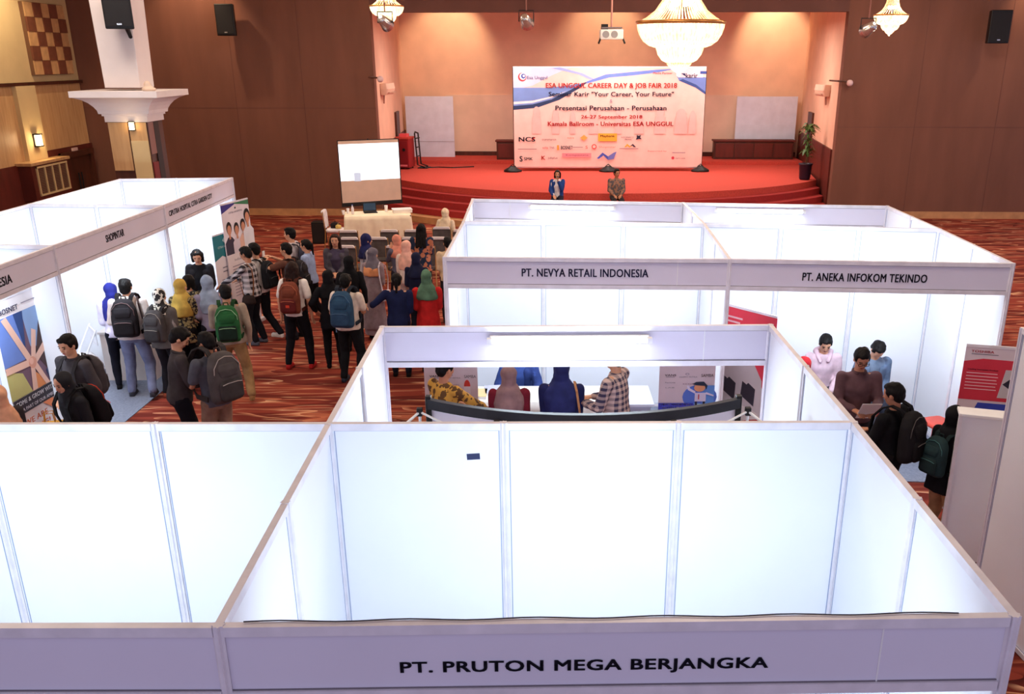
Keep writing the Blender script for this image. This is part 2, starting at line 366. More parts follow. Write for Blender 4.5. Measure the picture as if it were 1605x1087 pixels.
# stage with its curved steps
def arc_slab(name, R, top, mat, back=8.0, clip=6.68, bot=0.0):
    pts = []; N = 40
    for i in range(N + 1):
        u = -clip + 2 * clip * i / N; pts.append((u, 6.78 - math.sqrt(R * R - u * u)))
    k = 7.38 if back > 7 else clip
    pts += [(k, back), (-k, back)]
    n = len(pts); mb = MB(); mb.add([(p[0], p[1], bot) for p in pts] + [(p[0], p[1], top) for p in pts],
        [tuple(reversed(range(n))), tuple(range(n, 2 * n))] + [(i, (i + 1) % n, (i + 1) % n + n, i + n) for i in range(n)], SM)
    return mb.build(name, mat)
st = arc_slab('stage', 8.36, 0.90, M['redcarpet']); tag(st, kind='structure')
for i, (R, z) in enumerate(((8.68, .72), (9.0, .54), (9.32, .36), (9.64, .18))):
    s_ = arc_slab('trim_%d' % (10 + i), R, z, M['redstep'] if i < 3 else M['tan'], back=2.4); struct(s_)
s_ = arc_slab('trim_14', 1e3, 1.02, M['redcarpet'], back=7.95); s_.hide_render = False
bpy.data.objects.remove(s_)
s_ = MB().box((-7.2, 6.05, 0.88), (7.2, 7.95, 1.02), SM).build('trim_14', M['redcarpet']); struct(s_)

def sat(u, v, z): return SM @ Vector((u, v, z))
# white wing screens either side of the alcove back wall
for nm, a, b in (('left', (627, 711), 'wing panel leaning in the left corner'), ('right', (1155, 1252), 'x')):
    p0 = at(a[0], 150, y=32.6 if nm == 'left' else 32.2); p1 = at(a[1], 150, y=32.6 if nm == 'left' else 32.2)
    yy = p0.y; p0.x = max(p0.x, -3.86)
    t = thing('wing_panel', 'tall white panel, bluish daylight in its colour, standing in the %s rear corner of the stage' % nm, 'panel', ((p0.x + p1.x) / 2, yy, 1.02), -0.045)
    w = (p1.x - p0.x) / 2 - .03
    MB().box((-w, 0, 0), (w, 0.06, 2.15)).build('panel_board', plain((218, 228, 248), .6), t)  # bluish daylight is put into the white board's colour
    MB().box((-w, -0.01, 0.55), (w, 0, 0.575)).build('joint_strip', plain((190, 194, 208), .6), t)
# low wooden cabinets on the stage
for (x0, x1, lab) in ((7.46, 10.35, 'long low dark wooden cabinet below the right wing panel on stage'), (-0.45, 1.7, 'low dark wooden cabinet mostly behind the left end of the event banner')):
    cx = (x0 + x1) / 2; w = (x1 - x0) / 2; t = thing('low_cabinet', lab, 'cabinet', (cx, 31.75, 1.02), -0.045)
    MB().box((-w, -.2, 0), (w, .2, .62)).build('body', M['wood'], t, bevel=.01)
    MB().box((-w - .04, -.24, .62), (w + .04, .24, .68)).build('top', M['redwood'], t, bevel=.008)
    k = 4 if w > 1.2 else 3
    for i in range(k):
        xa = -w + .06 + i * (2 * w - .08) / k
        MB().box((xa, -.22, .06), (xa + (2 * w - .08) / k - .04, -.2, .56)).build('door', M['redwood'], t, bevel=.006)
# left wall (cream with wood panels)
LX = -12.3
struct(MB().box((LX - .3, 3, 0), (LX, 25.7, 7.5)).build('wall_left', M['cream']))
struct(MB().box((LX, 3, 3.80), (LX + .14, 25.6, 3.88)).build('trim_15', M['wood']))
struct(MB().box((LX, 22.9, 2.12), (LX + .05, 25.55, 3.80)).build('trim_16', M['lightwood']))
struct(MB().box((LX, 14, 1.9), (LX + .05, 21.9, 3.80)).build('trim_17', M['lightwood']))
struct(MB().box((LX, 21.9, 0), (LX + .16, 22.85, 3.80)).build('trim_18', M['cream']))
struct(MB().box((LX, 22.9, 0), (LX + .10, 25.6, 2.12)).build('trim_19', M['redwood']))
struct(MB().box((LX, 14, 0), (LX + .08, 21.9, 1.9)).build('trim_22', M['redwood']))
mbd = MB(); mbd.box((LX + .10, 23.6, 0), (LX + .14, 25.2, 1.85)); dr = struct(mbd.build('door_3', M['wood']))
for yy in (24.28, 24.46):
    MB().tube([(LX + .2, yy, .8), (LX + .2, yy, 1.4)], .02).build('door_handle', M['black'], dr)
for a_, b_ in (((LX + .14, 23.45, 0), (LX + .2, 23.6, 2.0)), ((LX + .14, 25.2, 0), (LX + .2, 25.35, 2.0)), ((LX + .14, 23.45, 1.85), (LX + .24, 25.35, 2.0))):
    MB().box(a_, b_).build('door_frame', M['wood'], dr)
# AC intake box with grille
t = thing('ventilation_grille', 'cream framed grille box of four vents low on the left wall', 'vent', (LX, 22.4, 0))
MB().box((.08, -1.0, 1.0), (.42, .95, 1.88)).build('cabinet_body', M['redwood'], t)
MB().box((.05, -1.05, 1.88), (.46, 1.0, 1.95)).build('top_ledge', M['lightwood'], t)
for i in range(5):
    yy = -.78 + i * .39
    MB().box((.42, yy - .02, 1.12), (.46, yy + .02, 1.84)).build('grille_frame', M['cream'], t)
for z in (1.12, 1.82): MB().box((.42, -.80, z - .02), (.465, .80, z + .02)).build('grille_frame', M['cream'], t)
for i in range(4):
    yy = -.76 + i * .39; mb = MB()
    for k in range(16): mb.box((.425, yy, 1.15 + k * .042), (.435, yy + .35, 1.17 + k * .042))
    mb.build('louvre', plain((120, 100, 80)), t)
# exit sign
t = thing('exit_sign', 'small pale sign above the dark double door on the left wall', 'sign', (LX + .12, 24.4, 2.02))
MB().box((0, -.14, -.06), (.05, .14, .06)).build('sign_box', plain((214, 178, 170)), t)
# wall lamp on pilaster
def wall_lamp(loc, rz, lab, pw):
    t = thing('wall_lamp', lab, 'lamp', loc, rz)
    MB().box((-.10, 0, -.16), (.10, .03, .16)).build('back_plate', M['black'], t)
    MB().stack([(0, .09, -.13, .085, .06), (0, .09, .13, .085, .06)], power=5).build('lamp_shade', new_mat('lit_lamp_glass', (255, 236, 200), emit=9, emit_rgb=(255, 214, 150)), t)
    for z in (-.15, .15): MB().box((-.10, 0, z - .015), (.10, .16, z + .015)).build('cap', M['black'], t)
    l = bpy.data.lights.new('lamp_glow', 'POINT'); l.energy = pw; l.color = (1, .72, .38); l.shadow_soft_size = .08
    lo = bpy.data.objects.new('lamp_glow', l); COL.objects.link(lo); lo.parent = t; lo.location = (0, .26, 0)
    return t
wall_lamp((LX + .16, 22.35, 2.45), -PI / 2, 'lit box wall lamp on the pilaster of the cream left wall', 16)
# checkered wooden art panel
t = thing('wall_art', 'brown and tan checkerboard wooden relief high on the cream left wall', 'art', (LX, 24.15, 4.05))
MB().box((0, -1.06, 0), (.10, 1.06, 1.8)).build('backing', plain((120, 84, 60)), t)
ca = mottled('tan_square', (206, 160, 110), .06, 6, .6); cb = mottled('brown_square', (120, 70, 50), .06, 6, .6)
for i in range(5):
    for j in range(5):
        mb = MB().box((.10, -1.05 + i * .42, .01 + j * .357), (.13 + .02 * ((i + j) % 2), -1.05 + i * .42 + .415, .01 + j * .357 + .352))
        mb.build('square', ca if (i + j) % 2 == 0 else cb, t)
# column with capital
CXY = (-6.62, 15.65)
colm = thing('column', None, None, (CXY[0], CXY[1], 0)); del_ = colm.pop('category', None); struct(colm)
MB().stack([(0, 0, 3.95, .33, .33), (0, 0, 7.5, .40, .38)], power=60, seg=40).build('shaft', M['column'], colm)
capz = [(.80, 3.90), (.80, 3.79), (.76, 3.785), (.66, 3.745), (.58, 3.69), (.52, 3.62), (.48, 3.55), (.47, 3.49), (.43, 3.485), (.43, 3.45), (.40, 3.445), (.40, 3.34)]
mb = MB(); R = [[(-r, -r, z), (r, -r, z), (r, r, z), (-r, r, z)] for r, z in capz]; mb.rings(R)
mb.build('capital', M['column'], colm)
MB().box((-.37, -.37, 0), (.37, .37, 3.34)).build('lower_shaft', M['wood'], colm)
MB().box((-.36, -.39, 2.45), (.0, -.37, 3.33)).build('light_wood_reflection', M['lightwood'], colm)  # coloured panels from here on stand in for reflections in a mirror-clad shaft
MB().box((.03, -.40, 1.8), (.35, -.37, 3.0)).build('cream_reflection', M['cream'], colm)
MB().box((.03, -.385, 3.0), (.35, -.37, 3.33)).build('light_wood_reflection', M['lightwood'], colm)
MB().box((.37, -.36, 2.75), (.385, -.12, 3.33)).build('mauve_reflection', plain((140, 100, 92)), colm)
MB().box((.37, -.12, 1.8), (.39, .12, 3.33)).build('dark_reflection', M['black'], colm)
MB().box((.37, -.36, 1.8), (.385, -.12, 2.6)).build('red_reflection', plain((120, 34, 34)), colm)
wl = wall_lamp((CXY[0] + .10, CXY[1] - .39, 3.27), PI, 'small lit lamp under the white column capital, added in place of a reflected one', 2); wl.scale = (.5, .5, .5)  # added lamp stands in for one mirrored in the shaft
t = thing('rope_bundle', 'small pale bundle left lying on the column capital', 'bundle', (CXY[0] + .58, CXY[1] - .55, 3.90))
mb = MB(); mb.ell((0, 0, .03), (.14, .1, .05)); mb.ell((-.02, 0, .10), (.07, .06, .08)); blob(mb, 'bundle_cloth', plain((214, 190, 170)), t, .02, 2, .01)
# loudspeakers
def speaker(loc, rz, w, d, h, lab, tilt=0.0, bracket=None):
    t = thing('loudspeaker', lab, 'speaker', loc, rz); t.rotation_euler = (tilt, 0, rz)
    mb = MB(); mb.add([(-w / 2, 0, 0), (w / 2, 0, 0), (w / 2 * .75, d, 0), (-w / 2 * .75, d, 0), (-w / 2, 0, h), (w / 2, 0, h), (w / 2 * .75, d, h), (-w / 2 * .75, d, h)],
                      [(0, 3, 2, 1), (4, 5, 6, 7), (0, 1, 5, 4), (1, 2, 6, 5), (2, 3, 7, 6), (3, 0, 4, 7)]); mb.build('cabinet', M['black'], t, bevel=.02)
    MB().box((-w / 2 + .03, -.012, .05), (w / 2 - .03, 0, h - .05)).build('grille', plain((28, 27, 30), .8), t, bevel=.004)
    MB().box((-.04, -.018, .07), (.04, -.012, .10)).build('badge', M['chrome'], t)
    if bracket: MB().tube(bracket, .035).build('bracket', M['black'], t)
    return t
p = at(356, 56, y=24.85); speaker((p.x, 24.80, p.z), 0, .52, .34, .82, 'black loudspeaker high on the brown wall left of the stage', 0, [(0, .3, .4), (0, .5, .4)])
p = at(1560, 68, y=24.0); speaker((p.x, 23.85, p.z), -.1, .56, .40, .84, 'black loudspeaker hung high on the brown wall right of the stage', 0, [(0, .35, .4), (.02, .75, .4)])
p = at(194, 46, y=14.9); speaker((p.x - .02, 14.80, p.z), .35, .48, .34, .78, 'black loudspeaker bracketed to the white column', .1, [(.10, .15, 0), (.14, .2, -.14), (.1, .55, -.02)])
# security cameras on the wall edges
for (px, py, dx, lab) in ((1332, 130, -1, 'small dome camera on an arm at the right edge of the stage opening'), (596, 124, -1, 'small dome camera on an arm at the left edge of the stage opening')):
    p = at(px, py, y=24.5); t = thing('security_camera', lab, 'camera', p)
    MB().ell((0, 0, 0), (.09, .09, .09)).build('dome', plain((220, 190, 190)) if dx < 0 else M['black'], t, True)
    MB().tube([(0, .02, .03), (dx * .32, .05, .05), (dx * .32, .86, .05)], .025).build('arm', M['wood'], t)
# split AC units in the alcove
for (s, v, z, lab) in ((1, 2.2, 3.55, 'white air conditioner on the right alcove wall'), (-1, 1.6, 3.6, 'white air conditioner on the left alcove wall')):
    u = s * (6.7 + .7 * (v - .3) / 7.7); p = sat(u - s * .02, v, z); t = thing('air_conditioner', lab, 'air conditioner', p, -.045 + s * .02)
    MB().stack([(-s * .13, 0, -.17, .10, .52), (-s * .15, 0, 0.0, .14, .55), (-s * .13, 0, .16, .13, .55)], power=6).build('casing', plain((226, 190, 168)), t)
    MB().box((-s * .30, -.45, -.12), (-s * .27, .45, -.09)).build('louvre_flap', plain((190, 150, 130)), t)
    MB().tube([(-s * .1, -.3 * 1, -.18), (-s * .08, -.3, -.42)], .02).build('drain_pipe', plain((150, 100, 84)), t)
# ================================================================== BOOTHS
M['seam'] = plain((150, 160, 190), 0.5)
def post_mb(p, h=2.5):
    mb = MB(); R = []
    for z in (0, h):
        R.append([(p[0] + (.026 if k % 2 == 0 else .019) * math.cos(2 * PI * k / 16 + PI / 16), p[1] + (.026 if k % 2 == 0 else .019) * math.sin(2 * PI * k / 16 + PI / 16), z) for k in range(16)])
    return mb.rings(R)
def bay(a, b, z0, z1, th):   # box between two ground points
    a = Vector((a[0], a[1], 0)); b = Vector((b[0], b[1], 0)); d = (b - a); L = d.length; an = math.atan2(d.y, d.x)
    return lambda mb: mb.box((.02, -th / 2, z0), (L - .02, th / 2, z1), Matrix.Translation(a) @ Matrix.Rotation(an, 4, 'Z'))
def lerp(a, b, t): return (a[0] + (b[0] - a[0]) * t, a[1] + (b[1] - a[1]) * t)
class Booth:
    def __init__(s, label, origin):
        s.o = Vector((origin[0], origin[1], 0)); s.t = thing('exhibition_booth', label, 'booth', s.o, 0, 'shell scheme exhibition booths'); s.posts = []
    def L(s, p): return (p[0] - s.o.x, p[1] - s.o.y)
    def post(s, p):
        for q in s.posts:
            if math.hypot(q[0] - p[0], q[1] - p[1]) < .05: return
        s.posts.append(p); post_mb(s.L(p)).build('post', M['alu'], s.t)
    def wall(s, a, b, n, ends=(1, 1)):
        for i in range(n + 1):
            if (i == 0 and not ends[0]) or (i == n and not ends[1]): continue
            s.post(lerp(a, b, i / n))
        for i in range(n):
            p, q = s.L(lerp(a, b, i / n)), s.L(lerp(a, b, (i + 1) / n))
            mb = MB(); bay(p, q, .05, 2.455, .008)(mb); pn = mb.build('wall_panel', M['panel'], s.t)
            mb = MB(); bay(p, q, 0.01, .05, .034)(mb); mb.build('rail', M['alu'], s.t)
            mb = MB(); bay(p, q, 2.455, 2.498, .034)(mb); r = mb.build('rail', M['alu'], s.t)
            a3 = Vector((p[0], p[1], 0)); d3 = Vector((q[0] - p[0], q[1] - p[1], 0)); L3 = d3.length; X3 = Matrix.Translation(a3) @ Matrix.Rotation(math.atan2(d3.y, d3.x), 4, 'Z')
            mb = MB()
            for lo_, hi_ in (((.028, -.006, .05), (.033, .006, 2.455)), ((L3 - .033, -.006, .05), (L3 - .028, .006, 2.455)), ((.028, -.006, 2.449), (L3 - .028, .006, 2.4548)), ((.028, -.006, .05), (L3 - .028, .006, .056))): mb.box(lo_, hi_, X3)
            mb.build('seam', M['seam'], pn)
    def fascia(s, a, b, ends=(1, 1), joint=None):
        if ends[0]: s.post(a)
        if ends[1]: s.post(b)
        p, q = s.L(a), s.L(b)
        mb = MB(); bay(p, q, 2.205, 2.455, .008)(mb); f = mb.build('fascia_board', M['fascia'], s.t)
        for z0 in (2.455, 2.165):
            mb = MB(); bay(p, q, z0, z0 + .042, .036)(mb); r = mb.build('rail', M['alu'], s.t)
            mb = MB(); zz = z0 - .006 if z0 > 2.3 else z0 + .042; bay(p, q, zz, zz + .006, .014)(mb); mb.build('seam', M['alu_dark'], r)
        if joint is not None:
            j = s.L(lerp(a, b, joint)); d = Vector((b[0] - a[0], b[1] - a[1], 0)).normalized()
            mb = MB(); bay((j[0] - d.x * .023, j[1] - d.y * .023), (j[0] + d.x * .023, j[1] + d.y * .023), 2.205, 2.455, .014)(mb); mb.build('fascia_joint', M['white'], f)
        return f
    def floor(s, pts):
        mb = MB(); n = len(pts); P = [s.L(p) for p in pts]
        mb.add([(x, y, .001) for x, y in P] + [(x, y, .010) for x, y in P], [tuple(reversed(range(n))), tuple(range(n, 2 * n))] + [(i, (i + 1) % n, (i + 1) % n + n, i + n) for i in range(n)])
        mb.build('carpet_tile_floor', M['greycarpet'], s.t)
    def sign(s, body, a, b, pxl, pxr, pyc, hpx, bold=.035, mat=None):
        """lettering stuck on the outside of fascia a-b; pxl, pxr: where its ends stand"""
        d = Vector((b[0] - a[0], b[1] - a[1], 0)).normalized(); nrm = Vector((d.y, -d.x, 0)); ang = math.atan2(d.y, d.x)
        def hit(px, py):
            r = at(px, py, z=0) - CAM; A = Vector((a[0], a[1], 0)) + nrm * .006
            t = (A - CAM).dot(nrm) / r.dot(nrm); return CAM + r * t
        P, Q = hit(*pxl), hit(*pxr); w = (Vector((Q.x, Q.y, 0)) - Vector((P.x, P.y, 0))).length; C = (P + Q) / 2
        text(body, w, hpx, mat or M['ink'], s.t, (C.x - s.o.x, C.y - s.o.y, C.z), (PI / 2, 0, ang), bold)
    def lamp(s, a, b, frac, lab, power, inward=1, L=1.25):
        d = Vector((b[0] - a[0], b[1] - a[1], 0)).normalized(); nrm = Vector((-d.y, d.x, 0)) * inward; ang = math.atan2(nrm.y, nrm.x) - PI / 2
        c = lerp(a, b, frac); p = Vector((c[0], c[1], 2.40)) + nrm * .02
        t = thing('fluorescent_lamp', lab, 'lamp', p, ang)
        MB().box((-L / 2, 0, -.03), (L / 2, .04, .03)).build('housing', M['white'], t, bevel=.006)
        MB().tube([(-L / 2 + .03, .065, 0), (L / 2 - .03, .065, 0)], .019, 12).build('tube', M['tube'], t)
        for x in (-1, 1): MB().box((x * L / 2 - .02, .035, -.02), (x * L / 2 + .02, .085, .02)).build('end_cap', M['white'], t)
        l = area('lamp_light', (0, .10, -.02), L, power, COOL, (math.radians(55), 0, 0), .06, t)
        return t
c0 = lambda x, y: tuple(at(x, y, z=2.5)[:2])
# corners surveyed from the photo
A_FL, A_FR, A_BL, A_BR = c0(342, 978), c0(1590, 962), c0(515, 662), c0(1338, 660)
C_FL, C_FR = c0(599, 511), c0(1208, 508)
N_0, N_3, N_6 = c0(697, 402), c0(1144, 405), c0(1588, 412)
M_0, M_3, M_6 = c0(727, 346), c0(1104, 350), c0(1473, 358)
F_0, F_3, F_6 = c0(741, 311), c0(1071, 317), c0(1391, 322)
L_0, L_3, L_6 = c0(363, 278), c0(255, 321), c0(82, 384)
L_9 = (2 * L_6[0] - L_3[0] - .0, 2 * L_6[1] - L_3[1])
K_0, K_3 = c0(188, 280), c0(46, 319)
K_6 = (K_3[0] + (L_6[0] - L_3[0]), K_3[1] + (L_6[1] - L_3[1])); K_9 = (K_6[0] - .1, K_6[1] - 3.05)
B_BL = (A_BL[0] - 3.0, A_BL[1] + .03); B_FL = (A_FL[0] - 3.0, A_FL[1] + .03)
# front booth
b = Booth('white open-topped booth nearest the camera, bold black lettering across its fascia', A_FL)
b.wall(A_FL, A_BL, 2); b.wall(A_BL, A_BR, 3); b.wall(A_BR, A_FR, 2); b.fascia(A_FL, A_FR, joint=.835)
b.sign('PT. PRUTON MEGA BERJANGKA', A_FL, A_FR, (628, 1046), (1203, 1042), 0, .062, .045)
b.floor([A_FL, A_FR, A_BR, A_BL])
b.lamp(A_FL, A_FR, .5, 'fluorescent lamp on the inside of the nearest booth fascia', 46)
# sticker on back wall
p = at(742, 715, y=A_BL[1] - .01); t = thing('wall_sticker', 'small dark blue rectangle stuck on the white back panel of the nearest booth', 'sticker', p)
t.rotation_euler = (0, math.radians(-3), 0); MB().box((-.038, -.003, -.019), (.038, 0.0, .019)).build('sticker_sheet', plain((38, 46, 84)), t)
# booth to the left of it
b = Booth('white booth with blank fascia at the lower left edge of the photo', B_FL)
b.wall(B_FL, B_BL, 2, (1, 1)); b.wall(B_BL, A_BL, 3, (1, 0)); b.fascia(B_FL, A_FL, (1, 0)); b.floor([B_FL, A_FL, A_BL, B_BL])
b.lamp(B_FL, A_FL, .5, 'fluorescent lamp inside the blank fascia booth at lower left', 46)
# middle booth, back to back with the first
b = Booth('white booth behind the nearest one, seen from its back with an open front', A_BL)
b.wall(A_BL, C_FL, 2, (0, 1)); b.wall(C_FR, A_BR, 2, (1, 0)); b.fascia(C_FR, C_FL, joint=.17); b.floor([A_BL, A_BR, C_FR, C_FL])
b.lamp(C_FR, C_FL, .52, 'glaring fluorescent lamp on the inner fascia of the middle booth', 60, inward=1)
# NEVYA and ANEKA
b = Booth('white booth with navy fascia lettering, left of the lettered pair behind the middle booth', N_0)
b.wall(N_0, M_0, 2); b.wall(M_0, M_3, 3); b.fascia(N_0, N_3, (1, 1), joint=.82); b.floor([N_0, N_3, M_3, M_0])
b.sign('PT. NEVYA RETAIL INDONESIA', N_0, N_3, (818, 426), (1016, 429), 0, .085, .04, plain((34, 34, 76)))
b.lamp(N_0, N_3, .5, 'fluorescent lamp inside the fascia of the rear left booth', 46)
b = Booth('white booth with black fascia lettering where two people sit by the back wall', N_3)
b.wall(N_3, M_3, 2, (0, 0)); b.wall(M_3, M_6, 3, (0, 1)); b.wall(M_6, N_6, 2); b.fascia(N_3, N_6, (0, 1)); b.floor([N_3, N_6, M_6, M_3])
b.sign('PT. ANEKA INFOKOM TEKINDO', N_3, N_6, (1258, 433), (1453, 437), 0, .085, .04, plain((24, 24, 44)))
b.lamp(N_3, N_6, .5, 'fluorescent lamp inside the fascia of the rear right booth', 50)
# pair behind them, opening towards the stage
b = Booth('white booth at the far left of the centre block, opening to the stage', M_0)
b.wall(M_0, F_0, 2, (0, 1)); b.fascia(F_3, F_0, joint=.82); b.floor([M_0, M_3, F_3, F_0])
b.lamp(F_3, F_0, .52, 'glaring fluorescent lamp on the far fascia left of the centre partition', 60)
b = Booth('white booth at the far right of the centre block, opening to the stage', M_3)
b.wall(M_3, F_3, 2, (0, 0)); b.wall(F_6, M_6, 2, (1, 0)); b.fascia(F_6, F_3, (1, 0), joint=.7); b.floor([M_3, M_6, F_6, F_3])
b.lamp(F_6, F_3, .62, 'glaring fluorescent lamp on the far fascia right of the centre partition', 60)
# left row
b = Booth('white booth at the far end of the left row, beside the hospital banners', L_3)
b.wall(L_0, K_0, 2); b.wall(K_0, K_3, 3); b.wall(K_3, L_3, 2); b.fascia(L_3, L_0, (1, 1)); b.floor([L_3, L_0, K_0, K_3])
b.sign('CIPUTRA HOSPITAL CITRA GARDEN CITY', L_3, L_0, (265, 335), (332, 306), 0, .075, .03)
b.lamp(L_3, L_0, .5, 'fluorescent lamp inside the far left booth fascia', 54)
b = Booth('white booth in the left row with a desk and folding chair inside', L_6)
b.wall(K_3, K_6, 3, (0, 1)); b.wall(K_6, L_6, 2); b.fascia(L_6, L_3, (1, 0)); b.floor([L_6, L_3, K_3, K_6])
b.sign('SHOPINTAR', L_6, L_3, (166, 374), (194, 364), 0, .09, .04)
b.lamp(L_6, L_3, .5, 'fluorescent lamp inside the fascia of the left row desk booth', 54)
b = Booth('white booth at the left edge with the joined hands banner inside', L_9)
b.wall(K_6, K_9, 3, (0, 1)); b.wall(K_9, L_9, 2); b.fascia(L_9, L_6, (1, 0)); b.floor([L_9, L_6, K_6, K_9])
p = at(-46, 462, x=L_6[0] - .1)
b.sign('PT. VISI INDONESIA'[8:], L_9, L_6, (-42, 459), (18, 436), 0, .09, .04)
b.lamp(L_9, L_6, .5, 'fluorescent lamp inside the leftmost booth fascia', 60)
# right edge booth: its side wall
R0 = (4.95, 3.92); R1 = (5.18, 0.95)
b = Booth('white booth at the right edge, only its side wall in view', R0)
b.wall(R0, R1, 3); b.wall(R0, (7.95, 4.05), 3, (0, 1)); b.wall((7.95, 4.05), (8.15, .95), 3, (0, 1)); b.floor([R0, (7.95, 4.05), (8.15, .95), R1])
# small white divider counter panel
t = thing('display_counter', 'tall narrow white counter standing beside the right edge booth', 'counter', (5.16, 4.62, 0), -.32)
MB().box((-.22, -.02, .04), (.30, .14, 1.47)).build('body', M['panel'], t)
MB().box((-.24, -.04, 1.47), (.32, .16, 1.50)).build('counter_top', M['white'], t, bevel=.006)
for x in (-.22, .30): MB().box((x - .015, -.035, 0), (x + .015, -.005, 1.47)).build('edge_profile', M['alu'], t)
# ================================================================== CEILING FITTINGS
def chandelier(loc, sc_, lab, power, strands=64, top=7.5):
    t = thing('chandelier', lab, 'chandelier', loc, 0, 'crystal chandeliers'); k = sc_
    T = lambda p: [(r * k, z * k) for r, z in p]
    # gallery ring
    MB().lathe(T([(.90, -.03), (.97, -.03), (.99, .03), (.95, .05), (.90, .03), (.90, -.03)]), seg=48, cap=False).build('gallery_ring', M['gold'], t, True)
    mb = MB(); pr = [(.30, 1.05), (.31, .9), (.34, .7), (.42, .45), (.56, .25), (.76, .10), (.90, .03)]
    for i in range(strands):
        a = 2 * PI * i / strands; mb.tube([(r * k * math.cos(a), r * k * math.sin(a), z * k) for r, z in pr], .011 * k, 5)
    tag(mb.build('bead_strands', M['crystal_dim'], t), kind='stuff')
    for nm, prof, n in (('upper_bowl', [(.93, -.01), (.92, -.10), (.88, -.22), (.80, -.35), (.68, -.44), (.56, -.48), (.48, -.49)], 72), ('middle_bowl', [(.52, -.40), (.50, -.52), (.46, -.64), (.38, -.75), (.28, -.80)], 48), ('lower_bowl', [(.27, -.76), (.25, -.84), (.17, -.93), (.10, -.99), (.03, -1.03)], 30)):
        mb = MB()
        for i in range(n):
            a = 2 * PI * (i + .5) / n; mb.tube([(r * k * math.cos(a), r * k * math.sin(a), z * k) for r, z in prof], [(PI * r / n * .75 + .004) * k for r, z in prof], 5)
        tag(mb.build(nm, M['crystal'] if nm != 'lower_bowl' else M['crystal_dim'], t), kind='stuff')
        MB().lathe([(r * k * .97, z * k) for r, z in prof], seg=40, cap=False).build('inner_diffuser', M['crystal'] if nm != 'lower_bowl' else M['crystal_dim'], t, True)
    MB().ell((0, 0, -1.05 * k), (.045 * k, .045 * k, .055 * k)).build('finial', M['crystal_dim'], t, True)
    for i in range(6):
        a = PI / 3 * i; MB().ell((.20 * k * math.cos(a), .20 * k * math.sin(a), .42 * k), (.05 * k, .05 * k, .09 * k)).build('bulb', M['bulb'], t, True)
    MB().lathe(T([(.02, 1.02), (.30, 1.02), (.33, 1.08), (.16, 1.2), (.03, 1.25)])).build('crown', M['gold'], t, True)
    MB().tube([(0, 0, 1.2 * k), (0, 0, top - loc[2])], .015).build('chain', M['gold'], t)
    for z, pw in ((.25, power * .4), (-.2 - 1.05, power * .6)):
        l = bpy.data.lights.new('chandelier_light', 'POINT'); l.energy = pw; l.color = (1, .80, .56); l.shadow_soft_size = .25 * k
        o = bpy.data.objects.new('chandelier_light', l); COL.objects.link(o); o.parent = t; o.location = (0, 0, z * k)
p = at(1067, 36, y=18); chandelier(tuple(p), .96, 'large lit crystal chandelier hanging in front of the stage', 260)
p = at(606, 10, y=21); chandelier(tuple(p), .42, 'small crystal chandelier at the top left of the stage opening', 80, 30)
p = at(1397, 24, y=21); chandelier(tuple(p), .42, 'small crystal chandelier at the top right of the stage opening', 80, 30)
def stage_spot(loc, target, lab):
    t = thing('spotlight', lab, 'spotlight', loc, 0, None)
    d = (Vector(target) - Vector(loc)).normalized(); q = d.to_track_quat('-Z', 'Y').to_matrix().to_4x4()
    mb = MB(); mb.rings([[tuple(q @ Vector((r * math.cos(a), r * math.sin(a), z))) for a in [2 * PI * i / 20 for i in range(20)]] for r, z in ((.06, .24), (.10, .20), (.13, .0), (.16, -.12))]); mb.build('lamp_head', M['chrome'], t, True)
    mb = MB(); mb.rings([[tuple(q @ Vector((r * math.cos(a), r * math.sin(a), z))) for a in [2 * PI * i / 20 for i in range(20)]] for r, z in ((.14, -.122), (.01, -.126))]); mb.build('lens', plain((250, 226, 180), .2), t)
    MB().tube([(-.17, 0, 0), (-.17, 0, .24), (.17, 0, .24), (.17, 0, 0)], .014).build('yoke', M['black'], t)
    MB().tube([(0, 0, .24), (0, 0, 7.5 - loc[2])], .016).build('hanging_rod', plain((150, 96, 84)), t)
for (px, py, tx, lab) in ((825, 34, (3, 29, 1), 'small hanging spotlight left of the ceiling projector'), (604, 36, (1, 29, 1), 'hanging spotlight under the small left chandelier'), (1360, 46, (5, 29, 1), 'hanging spotlight under the small right chandelier')):
    p = at(px, py, y=20.2); stage_spot(tuple(p), tx, lab)
p = at(958, 62, y=20.5); t = thing('ceiling_projector', 'white projector hanging on a pole above the stage front', 'projector', p)
MB().box((-.27, -.2, 0), (.27, .25, .22)).build('casing', M['white'], t, bevel=.02)
for x in (-.14, .06): MB().lathe([(.005, 0), (.075, 0), (.08, .01), (.075, .02), (.005, .02)]).build('fan_grille', plain((150, 150, 156)), t).matrix_local = Matrix.Translation((x, -.2, .11)) @ Matrix.Rotation(PI / 2, 4, 'X')
MB().box((-.24, -.18, .24), (.24, .2, .27)).build('mount_plate', M['alu_dark'], t)
MB().box((-.24, -.02, .22), (-.08, .06, .34)).build('cable_box', M['black'], t)
for q in (-1, 1): MB().tube([(q * .26, -.15, .03), (q * .31, -.2, -.09)], .022).build('foot', M['black'], t)
MB().tube([(0, 0, .27), (0, 0, 7.5 - p.z)], .022).build('ceiling_pole', plain((196, 140, 130)), t)

